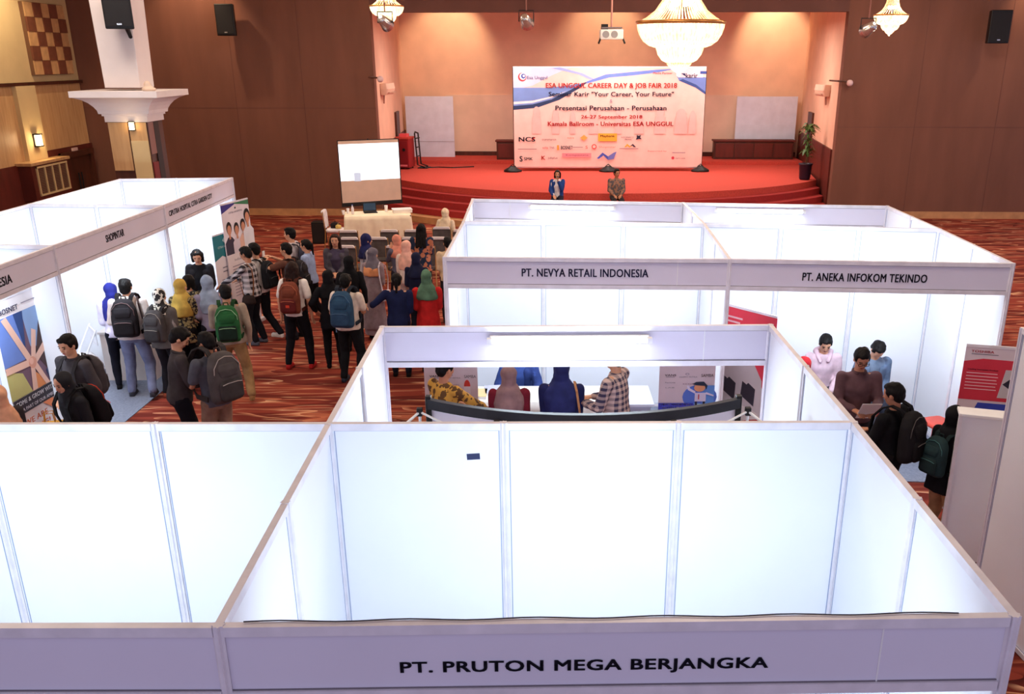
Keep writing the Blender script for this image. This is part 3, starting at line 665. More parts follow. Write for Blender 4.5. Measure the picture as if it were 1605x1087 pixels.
# ================================================================== FLAT PRINTS
class Sheet:
    """a printed board; u right, v up seen from the front (-y)"""
    def __init__(s, t, w, h, col, z0=0.0, th=.004, name='banner_sheet'):
        s.t = t; s.z0 = z0; MB().box((-w / 2, 0, z0), (w / 2, th, z0 + h)).build(name, plain(col, .6), t); s.w = w; s.h = h; s.k = 0; s.vm = (0.0, 1.0)
    def lay(s): s.k += 1; return -.0006 * s.k
    def rect(s, u0, v0, u1, v1, col, name='printed_shape'):
        y = s.lay(); return s.poly([(u0, v0), (u1, v0), (u1, v1), (u0, v1)], col, name)
    def poly(s, pts, col, name='printed_shape'):
        y = s.lay(); n = len(pts); P = [((u - .5) * s.w, (s.vm[0] + v * s.vm[1]) * s.h + s.z0) for u, v in pts]
        mb = MB(); mb.add([(x, y, z) for x, z in P] + [(x, y + .0012, z) for x, z in P], [tuple(range(n)), tuple(reversed(range(n, 2 * n)))] + [(i, i + n, (i + 1) % n + n, (i + 1) % n) for i in range(n)])
        return mb.build(name, plain(col, .6), s.t)
    def ell(s, u, v, ru, rv, col, name='printed_shape', n=20): return s.poly([(u + ru * math.cos(2 * PI * i / n), v + rv * math.sin(2 * PI * i / n)) for i in range(n)], col, name)
    def text(s, body, u, v, w, h, col, bold=.02): return text(body, w * s.w, h * s.h * s.vm[1], plain(col, .6), s.t, ((u - .5) * s.w, s.lay() - .0004, (s.vm[0] + v * s.vm[1]) * s.h + s.z0), (PI / 2, 0, 0), bold, .0008)
    def bars(s, rows, col):   # unreadable small print: thin grey lines
        mb = MB(); y = s.lay()
        for (u0, u1, v, th) in rows: mb.box(((u0 - .5) * s.w, y, (s.vm[0] + (v - th / 2) * s.vm[1]) * s.h + s.z0), ((u1 - .5) * s.w, y + .0008, (s.vm[0] + (v + th / 2) * s.vm[1]) * s.h + s.z0))
        return tag(mb.build('small_print', plain(col, .6), s.t), kind='stuff')
def rollup(label, p, rz, w, h, col):
    t = thing('rollup_banner', label, 'banner', (p[0], p[1], 0), rz)
    MB().box((-w / 2 - .02, -.08, 0), (w / 2 + .02, .08, .07)).build('base_cassette', M['alu'], t, bevel=.01)
    MB().tube([(0, .03, .07), (0, .03, h + .01)], .008).build('support_pole', M['alu_dark'], t)
    MB().box((-w / 2, -.004, h - .01), (w / 2, .016, h + .015)).build('top_rail', M['alu'], t)
    return t, Sheet(t, w, h - .07, col, .07)
def mini_person(S, u, v, k, skin=(214, 150, 120), hair=(24, 18, 20), body=(240, 240, 244), coat=None, kh=1.0):
    a = S.h / S.w
    S.poly([(u - .16 * k * a, v - .62 * k), (u - .17 * k * a, v - .25 * k), (u - .06 * k * a, v - .15 * k), (u + .06 * k * a, v - .15 * k), (u + .17 * k * a, v - .25 * k), (u + .16 * k * a, v - .62 * k)], body)
    S.ell(u, v + .02 * k, .088 * k * a, .12 * k, hair); S.ell(u, v - .02 * k, .066 * k * a, .095 * k, skin); S.poly([(u - .03 * k * a, v - .19 * k), (u + .03 * k * a, v - .19 * k), (u + .025 * k * a, v - .08 * k), (u - .025 * k * a, v - .08 * k)], skin)
# --- event banner on the stage
pc = (at(805, 262, y=28.9) + at(1100, 262, y=28.9)) / 2; bw = 6.30; bh = 3.16
t = thing('event_banner', 'huge pink and blue career day event banner standing on the stage', 'banner', (pc.x, 28.9, .90), -.02)
S = Sheet(t, bw, bh, (250, 206, 198), .14, .03)
def curve(S, top, bot, col): S.poly(top + list(reversed(bot)), col)
S.poly([(0, .78), (.10, .82), (.2, .92), (.30, 1), (0, 1)], (222, 214, 238))
S.poly([(0, .60), (.10, .62), (.22, .70), (.32, .80), (.36, .845), (.28, .82), (.18, .80), (0, .80)], (120, 150, 214))
S.poly([(0, .58), (.12, .60), (.24, .68), (.35, .80), (.39, .86), (.36, .845), (.30, .78), (.2, .685), (.10, .635), (0, .62)], (44, 62, 104))
S.poly([(0, .635), (.10, .65), (.2, .70), (.28, .77), (.2, .715), (.1, .672), (0, .66)], (244, 236, 244))
S.poly([(.38, .84), (.5, .90), (.62, .92), (.75, .95), (.84, .985), (.74, .975), (.62, .955), (.48, .93), (.38, .86)], (110, 136, 216))
S.poly([(.20, .99), (.34, .93), (.40, .88), (.42, .885), (.36, .94), (.24, 1)], (160, 176, 230))
S.poly([(.84, .95), (1, .90), (1, .74), (.95, .80), (.86, .87)], (112, 136, 206))
S.poly([(.86, .87), (.95, .80), (1, .735), (1, .76), (.95, .83), (.88, .885)], (60, 84, 150))
S.rect(.855, .90, .985, 1.0, (240, 214, 226)); S.text('karir', .925, .918, .06, .045, (40, 44, 90), .03); S.poly([(.87, .94), (.89, .94), (.895, .91), (.885, .92)], (34, 40, 90))
S.rect(.968, .935, 1.0, .962, (60, 84, 160))
S.text('Media Partner', .775, .943, .10, .022, (214, 60, 80))
S.ell(.047, .905, .022, .042, (214, 60, 70)); S.ell(.050, .91, .017, .034, (242, 232, 244)); S.ell(.053, .913, .012, .024, (60, 80, 160)); S.ell(.055, .915, .006, .012, (242, 232, 244))
S.text('Esa Unggul', .125, .895, .105, .040, (70, 84, 140))
for i, (u, w_) in enumerate(((.12, .05), (.22, .04), (.31, .03), (.42, .05), (.55, .04), (.66, .05), (.77, .06), (.88, .07), (.94, .04))):
    S.ell(u, .56 - .02 * (i % 3), w_ * .35, .055, (240, 192, 188)); S.poly([(u - w_ * .5, .34), (u + w_ * .5, .34), (u + w_ * .4, .52), (u - w_ * .4, .52)], (240, 192, 188))
S.text('ESA UNGGUL CAREER DAY & JOB FAIR 2018', .51, .815, .68, .062, (226, 62, 56), .03)
S.text('Seminar Karir "Your Career, Your Future"', .51, .735, .65, .052, (40, 36, 72), .03)
S.text('&', .51, .67, .015, .035, (150, 130, 150))
S.text('Presentasi Perusahaan - Perusahaan', .51, .60, .58, .046, (40, 36, 72), .035)
S.text('26-27 September 2018', .515, .507, .32, .044, (214, 44, 52), .035)
S.text('Kamala Ballroom - Universitas ESA UNGGUL', .51, .442, .66, .044, (214, 44, 52), .035)
S.text('NCS', .068, .285, .085, .045, (22, 24, 50), .04); S.poly([(.09, .262), (.115, .305), (.10, .305)], (214, 40, 40))
S.text('transmarco', .185, .282, .075, .018, (90, 70, 80)); S.text('mitra', .30, .30, .035, .016, (200, 110, 60)); S.poly([(.35, .30), (.37, .33), (.39, .30), (.37, .27)], (240, 176, 90))
S.rect(.445, .265, .545, .345, (244, 176, 60)); S.text('Maybank', .495, .315, .075, .028, (60, 40, 30), .03)
S.text('INDOMARCO', .60, .305, .065, .016, (80, 76, 90)); S.text('PRIMA', .605, .283, .035, .014, (80, 76, 90)); 
S.poly([(.648, .33), (.66, .32), (.672, .33), (.668, .305), (.676, .285), (.66, .29), (.645, .28), (.65, .305)], (36, 34, 60))
S.text('volta', .165, .20, .030, .026, (214, 80, 80)); S.text('TNS', .20, .20, .026, .020, (90, 80, 110)); S.bars([(.02, .12, .185, .006), (.31, .365, .205, .006), (.56, .66, .19, .006)], (150, 120, 130))
S.rect(.228, .175, .238, .225, (240, 160, 60)); S.text('BOSNET', .28, .20, .062, .036, (40, 44, 80), .03); S.text('S', .385, .205, .012, .03, (220, 80, 70))
S.ell(.425, .21, .013, .026, (226, 84, 76)); S.ell(.425, .21, .008, .016, (250, 206, 198)); S.text('Shopintar', .495, .205, .09, .026, (236, 130, 110))
S.poly([(.585, .205), (.60, .24), (.615, .215), (.63, .24), (.648, .205), (.635, .205), (.628, .22), (.613, .20), (.60, .22), (.595, .205)], (240, 170, 60)); S.poly([(.615, .215), (.63, .24), (.648, .205), (.635, .205), (.628, .22)], (60, 56, 76))
S.text('S', .036, .085, .014, .055, (30, 28, 50), .04); S.text('SMK', .075, .085, .045, .030, (34, 32, 54), .03); S.text('K', .155, .095, .02, .04, (220, 70, 60), .03); S.text('jobplus', .205, .092, .05, .028, (50, 46, 76))
S.rect(.255, .10, .41, .145, (236, 150, 160)); S.text('Kompasiana', .335, .122, .12, .022, (150, 60, 110))
S.poly([(.44, .09), (.47, .15), (.50, .11), (.53, .15), (.545, .16), (.53, .085), (.50, .075), (.475, .12), (.45, .085)], (70, 90, 190)); S.poly([(.50, .11), (.53, .15), (.545, .16), (.53, .085), (.50, .075)], (110, 120, 200))
S.text('Supported by', .76, .165, .10, .016, (214, 60, 60)); S.bars([(.84, .91, .15, .006)], (120, 110, 140)); S.ell(.845, .095, .008, .016, (200, 60, 80)); S.text('karir.com', .885, .093, .05, .018, (90, 70, 100))
for x in (-bw / 2, 0, bw / 2): MB().tube([(x, .05, 0), (x, .05, bh + .14)], .025).build('frame_pole', M['black'], t)
for z in (.12, bh + .14): MB().tube([(-bw / 2, .05, z), (bw / 2, .05, z)], .022).build('frame_bar', M['alu'], t)
for i, x in enumerate((-bw / 2 - .05, 0, bw / 2 - .05)):
    mb = MB(); mb.stack([(0, 0, 0, .30, .20), (0, 0, .06, .30, .19), (0, 0, .16, .13, .09), (0, 0, .2, .08, .06)]); q = thing('sandbag_weight', ('black weight bag under the left end of the event banner', 'black weight bag under the middle of the event banner', 'black weight bag under the right end of the event banner')[i], 'weight', (pc.x + x, 28.72, .90))
    blob(mb, 'bag', M['black'], q, .03, 2, .02, 4, i); MB().tube([(-.1, 0, .17), (0, 0, .25), (.1, 0, .17)], .015).build('handle', M['black'], q)
# --- hospital roll-ups
pa, pb = at(345, 322, z=2.18), at(388, 311, z=2.18); c = (pa + pb) / 2; rz = math.atan2(pb.y - pa.y, pb.x - pa.x); w_ = (pb - pa).length
t, S = rollup('tall white roll-up banner with four smiling people at the end of the left row', c, rz, w_, 2.18, (240, 230, 236))
S.poly([(0, 1), (0, .93), (.5, .985), (1, .955), (1, 1)], (56, 130, 90)); S.poly([(0, 1), (0, .93), (.5, .985), (.45, 1)], (60, 56, 140)); S.text('CITRA HOSPITAL', .5, .925, .5, .014, (120, 110, 130)); S.ell(.5, .955, .03, .008, (50, 90, 90))
mini_person(S, .20, .80, .42, body=(60, 56, 76)); mini_person(S, .46, .785, .40, body=(226, 214, 224)); mini_person(S, .70, .80, .40, body=(236, 190, 170)); mini_person(S, .88, .865, .46, body=(236, 236, 244), hair=(30, 24, 24))
S.rect(0, 0, 1, .60, (236, 226, 230)); S.text('Informasi', .5, .55, .5, .02, (120, 110, 130)); S.bars([(.15, .85, .50 - i * .025, .008) for i in range(4)] + [(.15, .8, .36 - i * .025, .006) for i in range(5)] + [(.15, .8, .18 - i * .025, .006) for i in range(3)], (160, 150, 166))
pa = at(322, 370, z=1.72); t, S = rollup('shorter teal topped roll-up banner left of the four people banner', (pa.x + .20, pa.y + .28), rz, .66, 1.72, (236, 228, 234))
S.poly([(0, 1), (0, .74), (.35, .78), (.6, .74), (1, .80), (1, 1)], (30, 122, 134)); S.poly([(.42, .93), (.5, .96), (.58, .92), (.5, .905)], (214, 236, 236)); S.text('CITRA HOSPITAL', .5, .87, .62, .022, (200, 226, 228)); S.bars([(.3, .7, .66, .012), (.3, .7, .62, .012), (.2, .85, .54, .006), (.2, .85, .50, .006), (.15, .8, .38, .006)], (130, 124, 140))
# --- BOSNET roll-up
pa, pb = at(64, 446, z=2.0), at(-15, 477, z=2.0); c = (pa + pb) / 2; rz = math.atan2(pa.y - pb.y, pa.x - pb.x); w_ = (pb - pa).length
t, S = rollup('roll-up banner showing joined hands with WE ARE HIRING! at the left edge', c, rz, w_, 2.0, (246, 238, 238))
S.rect(0, .42, 1, .90, (120, 90, 110)); S.rect(0, .62, .45, .90, (110, 140, 214)); S.poly([(0, .42), (0, .60), (.3, .55), (.42, .42)], (196, 190, 120)); S.poly([(.5, .90), (.55, .68), (.72, .66), (.88, .90)], (140, 170, 214)); S.poly([(.88, .90), (.62, .62), (.8, .5), (1, .5), (1, .9)], (70, 44, 44))
S.poly([(.42, .42), (.55, .52), (.75, .44), (.8, .42)], (236, 150, 90)); S.poly([(.8, .42), (.75, .5), (1, .55), (1, .42)], (50, 60, 100)); S.poly([(.34, .90), (.44, .66), (.52, .9)], (40, 70, 130))
SK = (240, 196, 176)
for pts in ([(.10, .89), (.20, .90), (.54, .60), (.47, .57)], [(.0, .62), (.0, .58), (.48, .57), (.5, .61)], [(1, .73), (1, .67), (.56, .56), (.54, .60)], [(.42, .42), (.52, .42), (.55, .58), (.48, .60)], [(.78, .42), (.70, .42), (.5, .58), (.57, .60)], [(.62, .78), (.70, .76), (.57, .57), (.50, .60)]): S.poly(pts, SK)
S.ell(.52, .585, .075, .035, (226, 160, 136)); S.ell(.50, .595, .04, .02, (244, 190, 170))
S.text('BOSNET', .27, .935, .36, .030, (60, 62, 100), .03); S.bars([(.52, .80, .945, .006)], (160, 150, 160)); S.ell(.87, .955, .035, .014, (226, 80, 80)); S.ell(.87, .955, .022, .009, (246, 238, 238))
S.rect(0, .325, 1, .42, (44, 38, 50), 'printed_band'); S.text('COME & GROW WITH US', .5, .392, .92, .026, (244, 240, 244), .04); S.text('BE A PART OF OUR AMBITION', .5, .348, .88, .020, (214, 206, 214), .02)
S.poly([(.55, .325), (.75, .325), (.98, .24), (.98, .18)], (236, 140, 90)); S.text('WE ARE', .36, .265, .48, .034, (240, 130, 80), .04); S.text('HIRING!', .36, .205, .52, .034, (240, 130, 80), .04); S.bars([(.1, .6, .155, .006), (.1, .62, .13, .006), (.1, .5, .10, .006)], (170, 150, 160))
# --- two roll-ups by the Nevya counter
z1_ = at(1100, 588, y=6.42).z; z2_ = at(1060, 635, y=6.42).z; JM_B = (z1_ - z2_) / 1.55 / (.795 - .38); JM_A = (z1_ - .07) / 1.55 - .795 * JM_B
def job_banner(label, pxl, pxr, cart):
    pa, pb = at(pxl, 574, y=6.42), at(pxr, 574, y=6.42); c = (pa + pb) / 2; w_ = pb.x - pa.x
    t, S = rollup(label, (c.x, 6.42), 0, w_, 1.62, (214, 200, 210)); S.vm = (JM_A, JM_B)
    S.text('VANS', .20, .80, .20, .026, (70, 60, 80), .03); S.bars([(.12, .28, .775, .005)], (90, 80, 100)); S.text('HAPPY MITRA', .52, .775, .32, .016, (110, 100, 120)); S.ell(.5, .815, .035, .014, (150, 140, 160)); S.ell(.5, .815, .022, .009, (214, 200, 210))
    S.text('SAMBA', .86, .795, .22, .040, (60, 50, 66), .01); S.text('Ramona', .2, .70, .18, .016, (110, 100, 120)); S.text('LAB', .2, .63, .16, .016, (150, 150, 160)); S.text('KICKERS', .54, .68, .22, .022, (140, 100, 130))
    if cart:
        S.ell(.74, .50, .31, .17, (86, 120, 214)); S.rect(.78, .28, 1.0, .66, (96, 150, 226)); S.ell(.70, .35, .16, .06, (160, 206, 232))
        S.rect(.66, .30, .70, .46, (30, 34, 60)); S.rect(.80, .30, .84, .46, (30, 34, 60)); S.rect(.65, .44, .85, .56, (214, 210, 236)); S.poly([(.65, .55), (.52, .60), (.50, .66), (.54, .66), (.56, .62), (.66, .58)], (220, 214, 240)); S.poly([(.85, .54), (.99, .51), (.99, .53), (.85, .57)], (220, 214, 240))
        S.ell(.73, .63, .10, .055, (226, 160, 120)); S.poly([(.60, .68), (.66, .71), (.80, .715), (.87, .66), (.85, .60), (.82, .655), (.66, .665)], (36, 50, 74)); S.rect(.71, .47, .73, .54, (200, 60, 80))
        S.poly([(0, .32), (.0, .42), (.62, .42), (.68, .37), (.3, .32)], (64, 70, 190)); S.text("LET'S HAVE FUN", .32, .402, .54, .024, (240, 236, 248), .03); S.text('WITH US', .22, .358, .30, .024, (240, 236, 248), .03)
    else:
        S.ell(.80, .66, .06, .09, (206, 60, 50)); S.rect(.74, .46, .86, .66, (226, 220, 230)); S.poly([(.74, .46), (.68, .40), (.74, .54)], (120, 120, 140)); S.poly([(.86, .46), (.92, .40), (.86, .54)], (120, 120, 140)); S.text('JOIN US', .4, .15, .4, .03, (64, 70, 190))
    S.bars([(.1, .55, .27, .006), (.1, .5, .24, .006), (.1, .55, .2, .006)], (130, 120, 140))
job_banner('roll-up banner with retail logos and a red rocket, behind the gold batik shirt', 664, 748, False)
job_banner("roll-up banner reading LET'S HAVE FUN WITH US with a cartoon of a boy", 1034, 1122, True)
# --- TOSHIBA banners
def tosh(label, p, rz, w, h, kind):
    t, S = rollup(label, p, rz, w, h, (226, 212, 220))
    if kind == 0:
        S.vm = (.53, .47)
        S.text('TOSHIBA', .32, .935, .42, .030, (206, 40, 60), .03); S.bars([(.12, .62, .90, .008)], (90, 80, 96))
        S.poly([(0, .30), (0, .80), (.35, .845), (1, .84), (1, .30)], (214, 50, 72)); S.text('Leading Innovation Product', .38, .70, .56, .022, (70, 20, 40), .03); S.bars([(.08, .66 + .02 * (i % 2), .655 - i * .042, .010) for i in range(6)], (244, 200, 206))
        S.poly([(.72, .35), (.80, .72), (1, .72), (1, .35)], (206, 200, 206)); S.poly([(.78, .53), (.9, .60), (1, .58), (1, .44)], (40, 36, 56)); S.poly([(.3, .13), (.38, .27), (1, .27), (1, .08), (.5, .06)], (50, 70, 180)); S.ell(.55, .10, .03, .015, (240, 200, 190))
    else:
        S.poly([(0, .62), (0, 1), (1, 1), (1, .45), (.85, .5), (.6, .70), (.3, .74)], (230, 60, 80)); S.bars([(.08, .40, .93, .012), (.08, .36, .90, .012)], (244, 200, 206))
        S.poly([(0, .20), (0, .62), (.3, .74), (.6, .70), (.82, .56), (.85, .3), (.5, .18)], (206, 196, 196)); S.ell(.5, .30, .34, .05, (232, 222, 216))
        for q in (.10, .46): S.poly([(q, .42), (q + .02, .52), (q + .10, .505), (q + .13, .52), (q + .26, .49), (q + .25, .37)], (52, 46, 58))
        S.poly([(.35, .0), (.4, .22), (.65, .27), (1, .32), (1, 0)], (190, 44, 44)); S.poly([(.62, .0), (.60, .24), (.70, .25), (.74, 0)], (120, 116, 130))
    return t
pa, pb = at(1515, 541, z=1.78), at(1600, 547, z=1.78); tosh('red and white roll-up banner with white text lines at the right edge', ((pa.x + pb.x) / 2, (pa.y + pb.y) / 2), math.atan2(pb.y - pa.y, pb.x - pa.x), (pb - pa).length, 1.78, 0)
tosh('red banner with grey devices at the left wall of the rear right booth', (3.52, 7.05), math.radians(-52), .80, 1.82, 1)

# ================================================================== FURNITURE AND STAGE THINGS
# projection screen
q = [at(528, 221, y=22.0), at(625, 216, y=22.7), at(626, 311, y=22.7), at(532, 321, y=22.0)]
t = thing('projection_screen', 'portable projection screen with a bright projected page left of the stage', 'screen', ((q[0].x + q[1].x) / 2, 22.35, 0), math.atan2(.7, q[1].x - q[0].x))
w_ = math.hypot(q[1].x - q[0].x, .7); zt, zb_ = 2.46, .80
MB().box((-w_ / 2, 0, zb_), (w_ / 2, .02, zt)).build('frame', M['black'], t)
MB().box((-w_ / 2 + .02, -.008, zb_ + .05), (w_ / 2 - .03, 0, zt - .02)).build('screen_fabric', plain((214, 186, 168), .8), t)
sm_ = new_mat('projected_page', (245, 248, 255), .8, emit=1.5, emit_rgb=(232, 240, 255)); MB().box((-w_ / 2 + .02, -.010, zb_ + .62), (w_ / 2 - .03, -.008, zt - .10)).build('projected_image', sm_, t)
MB().box((-w_ / 2 + .38, -.012, zb_ + .60), (-w_ / 2 + .56, -.010, zb_ + .82)).build('projected_block', new_mat('projected_grey', (190, 204, 226), .8, emit=.5, emit_rgb=(200, 214, 240)), t)
MB().tube([(0, .05, 0), (0, .05, zt + .02)], .02).build('stand_pole', M['black'], t)
for a in (30, 150, 270): MB().tube([(0, .05, .5), (.5 * math.cos(math.radians(a)), .05 + .5 * math.sin(math.radians(a)), .01)], .014).build('leg', M['black'], t)
MB().box((-w_ / 2, -.02, zb_ - .05), (w_ / 2, .04, zb_ + .01)).build('bottom_case', M['black'], t)
# panel table with cloth
def cloth_table(lab, c, rz, w, d, h, mat):
    t = thing('folding_table', 'folding table hidden under ' + lab, 'table', (c[0], c[1], 0), rz)
    MB().box((-w / 2, -d / 2, h - .03), (w / 2, d / 2, h)).build('table_top', M['wood'], t)
    for x in (-1, 1):
        for y in (-1, 1): MB().tube([(x * (w / 2 - .1), y * (d / 2 - .08), 0), (x * (w / 2 - .1), y * (d / 2 - .08), h - .03)], .015).build('leg', M['alu_dark'], t)
    bm = bmesh.new(); R = []; N = 96
    def per(k, e):   # perimeter point
        L = 2 * (w + d); s_ = k / N * L
        if s_ < w: p = (-w / 2 + s_, -d / 2)
        elif s_ < w + d: p = (w / 2, -d / 2 + s_ - w)
        elif s_ < 2 * w + d: p = (w / 2 - (s_ - w - d), d / 2)
        else: p = (-w / 2, d / 2 - (s_ - 2 * w - d))
        r = math.hypot(*p) or 1; return (p[0] + p[0] / r * e, p[1] + p[1] / r * e)
    mb = MB()
    for z, e0, amp in ((.012, .01, .0), (.3, .012, .018), (h - .1, .006, .006), (h + .004, .004, 0)):
        R.append([(*per(k, e0 + amp * math.sin(k * .9) + amp * .6 * math.sin(k * 2.3) + amp), z) for k in range(N)])
    R.append([(*(v * .97 for v in per(k, 0)), h + .008) for k in range(N)]); mb.rings(R)
    o = mb.build('tablecloth', mat, None, True); o.location = (c[0], c[1], 0); o.rotation_euler = (0, 0, rz); tag(o, lab, 'tablecloth')
    return t
ca_ = at(541, 341, z=.76); cb_ = at(648, 336, z=.76); rz_ = math.atan2(cb_.y - ca_.y, cb_.x - ca_.x); cc = (ca_ + cb_) / 2 + Vector((-.12, .42, 0))
cloth_table('cream tablecloth draped to the floor in front of the projection screen', cc, rz_ * .6, (cb_ - ca_).length * .97, .85, .76, M['tablecloth'])
TB = Matrix.Translation((cc.x, cc.y, .77)) @ Matrix.Rotation(rz_ * .6, 4, 'Z')
t = thing('laptop', 'black laptop open on the cream table', 'laptop', TB @ Vector((-.18, .12, 0)), rz_ + PI)
MB().box((-.17, -.12, 0), (.17, .12, .02)).build('keyboard_base', M['black'], t, bevel=.005); MB().box((-.17, -.14, .02), (.17, -.12, .24)).build('display', M['black'], t); MB().box((-.15, -.12, .04), (.15, -.118, .22)).build('screen', plain((60, 90, 120), .2), t)
for i, (x, y, r, h_, cl_, nm, lab) in enumerate(((-.62, -.05, .035, .22, (236, 232, 240), 'water_bottle', 'clear water bottle near the left end of the cream table'), (-.74, .1, .04, .12, (240, 236, 236), 'paper_cup', 'white cup at the far left of the cream table'), (-.85, -.1, .04, .10, (238, 230, 226), 'paper_cup', 'white cup at the near left corner of the cream table'), (.22, .16, .045, .16, (244, 240, 236), 'paper_cup', 'tall white cup in the middle of the cream table'))):
    t = thing(nm, lab, 'bottle' if 'bottle' in nm else 'cup', TB @ Vector((x, y, 0)))
    if 'bottle' in nm: MB().lathe([(.02, 0), (r, .005), (r, h_ * .7), (.014, h_ * .88), (.014, h_)]).build('bottle_body', plain(cl_, .2), t, True); MB().lathe([(.014, h_), (.016, h_), (.016, h_ + .02), (.005, h_ + .02)]).build('cap', plain((90, 120, 200)), t)
    else: MB().lathe([(r * .7, 0), (r, h_), (r * .93, h_), (r * .65, .01)], cap=False).build('cup_body', plain(cl_, .5), t, True); MB().lathe([(r * 1.05, h_ - .006), (r * 1.05, h_ + .004), (.004, h_ + .008)]).build('lid', M['white'], t)
t = thing('document_box', 'flat white box of papers at the right end of the cream table', 'box', TB @ Vector((.62, .05, 0)), rz_); MB().box((-.24, -.16, 0), (.24, .16, .07)).build('box_body', plain((240, 232, 224)), t, bevel=.004); MB().box((-.25, -.17, .07), (.25, .17, .09)).build('box_lid', M['white'], t, bevel=.004)
# audience chairs
def banquet_chair(label, loc, rz, grp, col=(92, 84, 82), cover=(226, 216, 216)):
    t = thing('banquet_chair', label, 'chair', (loc[0], loc[1], 0), rz, grp)
    MB().stack([(0, 0, .41, .20, .20), (0, 0, .44, .22, .215), (0, 0, .48, .215, .21), (0, 0, .495, .17, .17)], power=5).build('seat', cloth(col), t, True)
    mb = MB(); mb.rings([[(x * wv, -.21 - .06 * (z - .5) + y, z) for x, y in ((-1, -.02), (1, -.02), (1, .02), (-1, .02))] for z, wv in ((.52, .18), (.7, .20), (.86, .205), (.93, .17))]); mb.build('backrest', cloth(col), t, bevel=.012)
    mb = MB(); mb.rings([[(x * wv, -.228 - .06 * (z - .5) + y, z) for x, y in ((-1, -.026), (1, -.026), (1, .03), (-1, .03))] for z, wv in ((.895, .195), (.935, .175), (.95, .15))]); mb.build('top_trim', plain(cover), t, bevel=.008)
    for x in (-1, 1):
        MB().tube([(x * .20, .19, .42), (x * .21, .21, 0)], .012).build('leg', plain((190, 150, 90), .3, .6), t)
        MB().tube([(x * .20, -.24, .93), (x * .20, -.20, .45), (x * .21, -.25, 0)], .012).build('leg', plain((190, 150, 90), .3, .6), t)
    return t
ch0 = None
rows = [((-3.05, 17.55), ''), ((-2.15, 17.6), ''), ((-1.62, 17.6), ''), ((-1.05, 17.95), 'cream headscarf'), ((-.55, 17.6), ''), ((-2.86, 16.7), ''), ((-2.25, 16.7), ''), ((-1.55, 16.7), ''), ((-1.02, 16.7), ''), ((-2.74, 15.8), ''), ((-1.75, 15.8), ''), ((-1.15, 15.8), '')]
for i, (p_, _) in enumerate(rows):
    lab = ('dark grey banquet chair in the front audience row', 'dark grey banquet chair in the middle audience row', 'dark grey banquet chair in the rear audience row')[0 if p_[1] > 17.2 else 1 if p_[1] > 16 else 2]
    g_ = ('front audience row', 'middle audience row', 'rear audience row')[0 if p_[1] > 17.2 else 1 if p_[1] > 16 else 2]
    if ch0 is None: ch0 = banquet_chair(lab, p_, 0, g_)
    else: c = copy_tree(ch0); c.location = (p_[0], p_[1], 0); c['label'] = lab; c['group'] = g_
    if i: c.rotation_euler = (0, 0, random.uniform(-.06, .06) - .02)
ch = banquet_chair('gilt framed chair with white seat standing left of the cream table, seen from its side', (-3.98, 20.2), -PI / 2, None, (226, 220, 224), (236, 232, 236))
for i, (dx, dy, r, cl_) in enumerate(((.0, .05, (.13, .10, .07), (40, 34, 36)), (.1, -.08, (.08, .07, .05), (220, 190, 110)))):
    t = thing('handbag' if i == 0 else 'food_packet', ('black bag resting on the white seated side chair', 'yellow packet resting on the white seated side chair')[i], ('bag', 'packet')[i], (-3.98 + dx, 20.2 + dy, .50))
    mb = MB(); mb.ell((0, 0, r[2]), r); mb.box((-r[0] * .8, -r[1] * .8, 0), (r[0] * .8, r[1] * .8, r[2])); blob(mb, 'bag_body', cloth(cl_), t, .02, 2, .01, 9, i); MB().tube([(-.03, 0, r[2] * 1.8), (0, 0, r[2] * 2.5), (.03, 0, r[2] * 1.8)], .006).build('handle', cloth(cl_), t)
t = thing('loudspeaker', 'black floor loudspeaker standing behind the side chair', 'speaker', (-4.55, 20.9, 0)); MB().box((-.16, -.16, 0), (.16, .16, .55)).build('cabinet', M['black'], t, bevel=.01); MB().box((-.14, -.17, .04), (.14, -.16, .51)).build('grille', plain((30, 30, 32)), t)
p_ = at(9, 318, x=-11.75); banquet_chair('pale grey banquet chair by the left wall behind the booths', (p_.x, p_.y), -1.2, None, (150, 150, 150), (200, 196, 196)); 
# red rack and trolley on stage
p_ = at(636, 258, z=.9); t = thing('equipment_rack', 'red equipment rack at the left side of the stage', 'rack', (p_.x + .15, p_.y - 1.2, .9), -.2)
MB().box((-.26, -.3, .06), (.26, .3, 1.0)).build('cabinet', plain((150, 34, 38)), t, bevel=.01); MB().box((-.22, -.315, .12), (.22, -.3, .93)).build('front_panel', plain((130, 24, 32)), t); MB().box((-.28, -.32, 1.0), (.28, .32, 1.06)).build('lid', plain((190, 70, 60)), t)
MB().box((-.12, -.1, 1.06), (.15, .15, 1.16)).build('control_unit', plain((226, 90, 96)), t); MB().box((-.2, -.32, .1), (.2, -.316, .16)).build('badge', plain((230, 120, 130)), t); MB().lathe([(.004, 0), (.05, 0), (.05, .02), (.004, .02)]).build('knob', M['black'], t).matrix_local = Matrix.Translation((.1, -.32, .65)) @ Matrix.Rotation(PI / 2, 4, 'X')
for x in (-.2, .2): MB().ell((x, -.2, .03), (.03, .03, .03)).build('caster', M['black'], t, True); MB().ell((x, .2, .03), (.03, .03, .03)).build('caster', M['black'], t, True)
t = thing('hand_trolley', 'black upright trolley leaning beside the red equipment rack', 'trolley', (p_.x + .62, p_.y - 1.0, .9), -.2)
for y in (-.18, .18): MB().tube([(.25, y, .04), (0, y, .12), (-.06, y, 1.15)], .025).build('rail', M['black'], t)
for z in (.4, .7, 1.0): MB().tube([(-.02, -.18, z), (-.02, .18, z)], .02).build('crossbar', M['black'], t)
MB().box((0, -.22, 0), (.34, .22, .03)).build('foot_plate', M['black'], t); MB().tube([(-.06, -.18, 1.15), (-.1, 0, 1.2), (-.06, .18, 1.15)], .025).build('handle', M['black'], t)
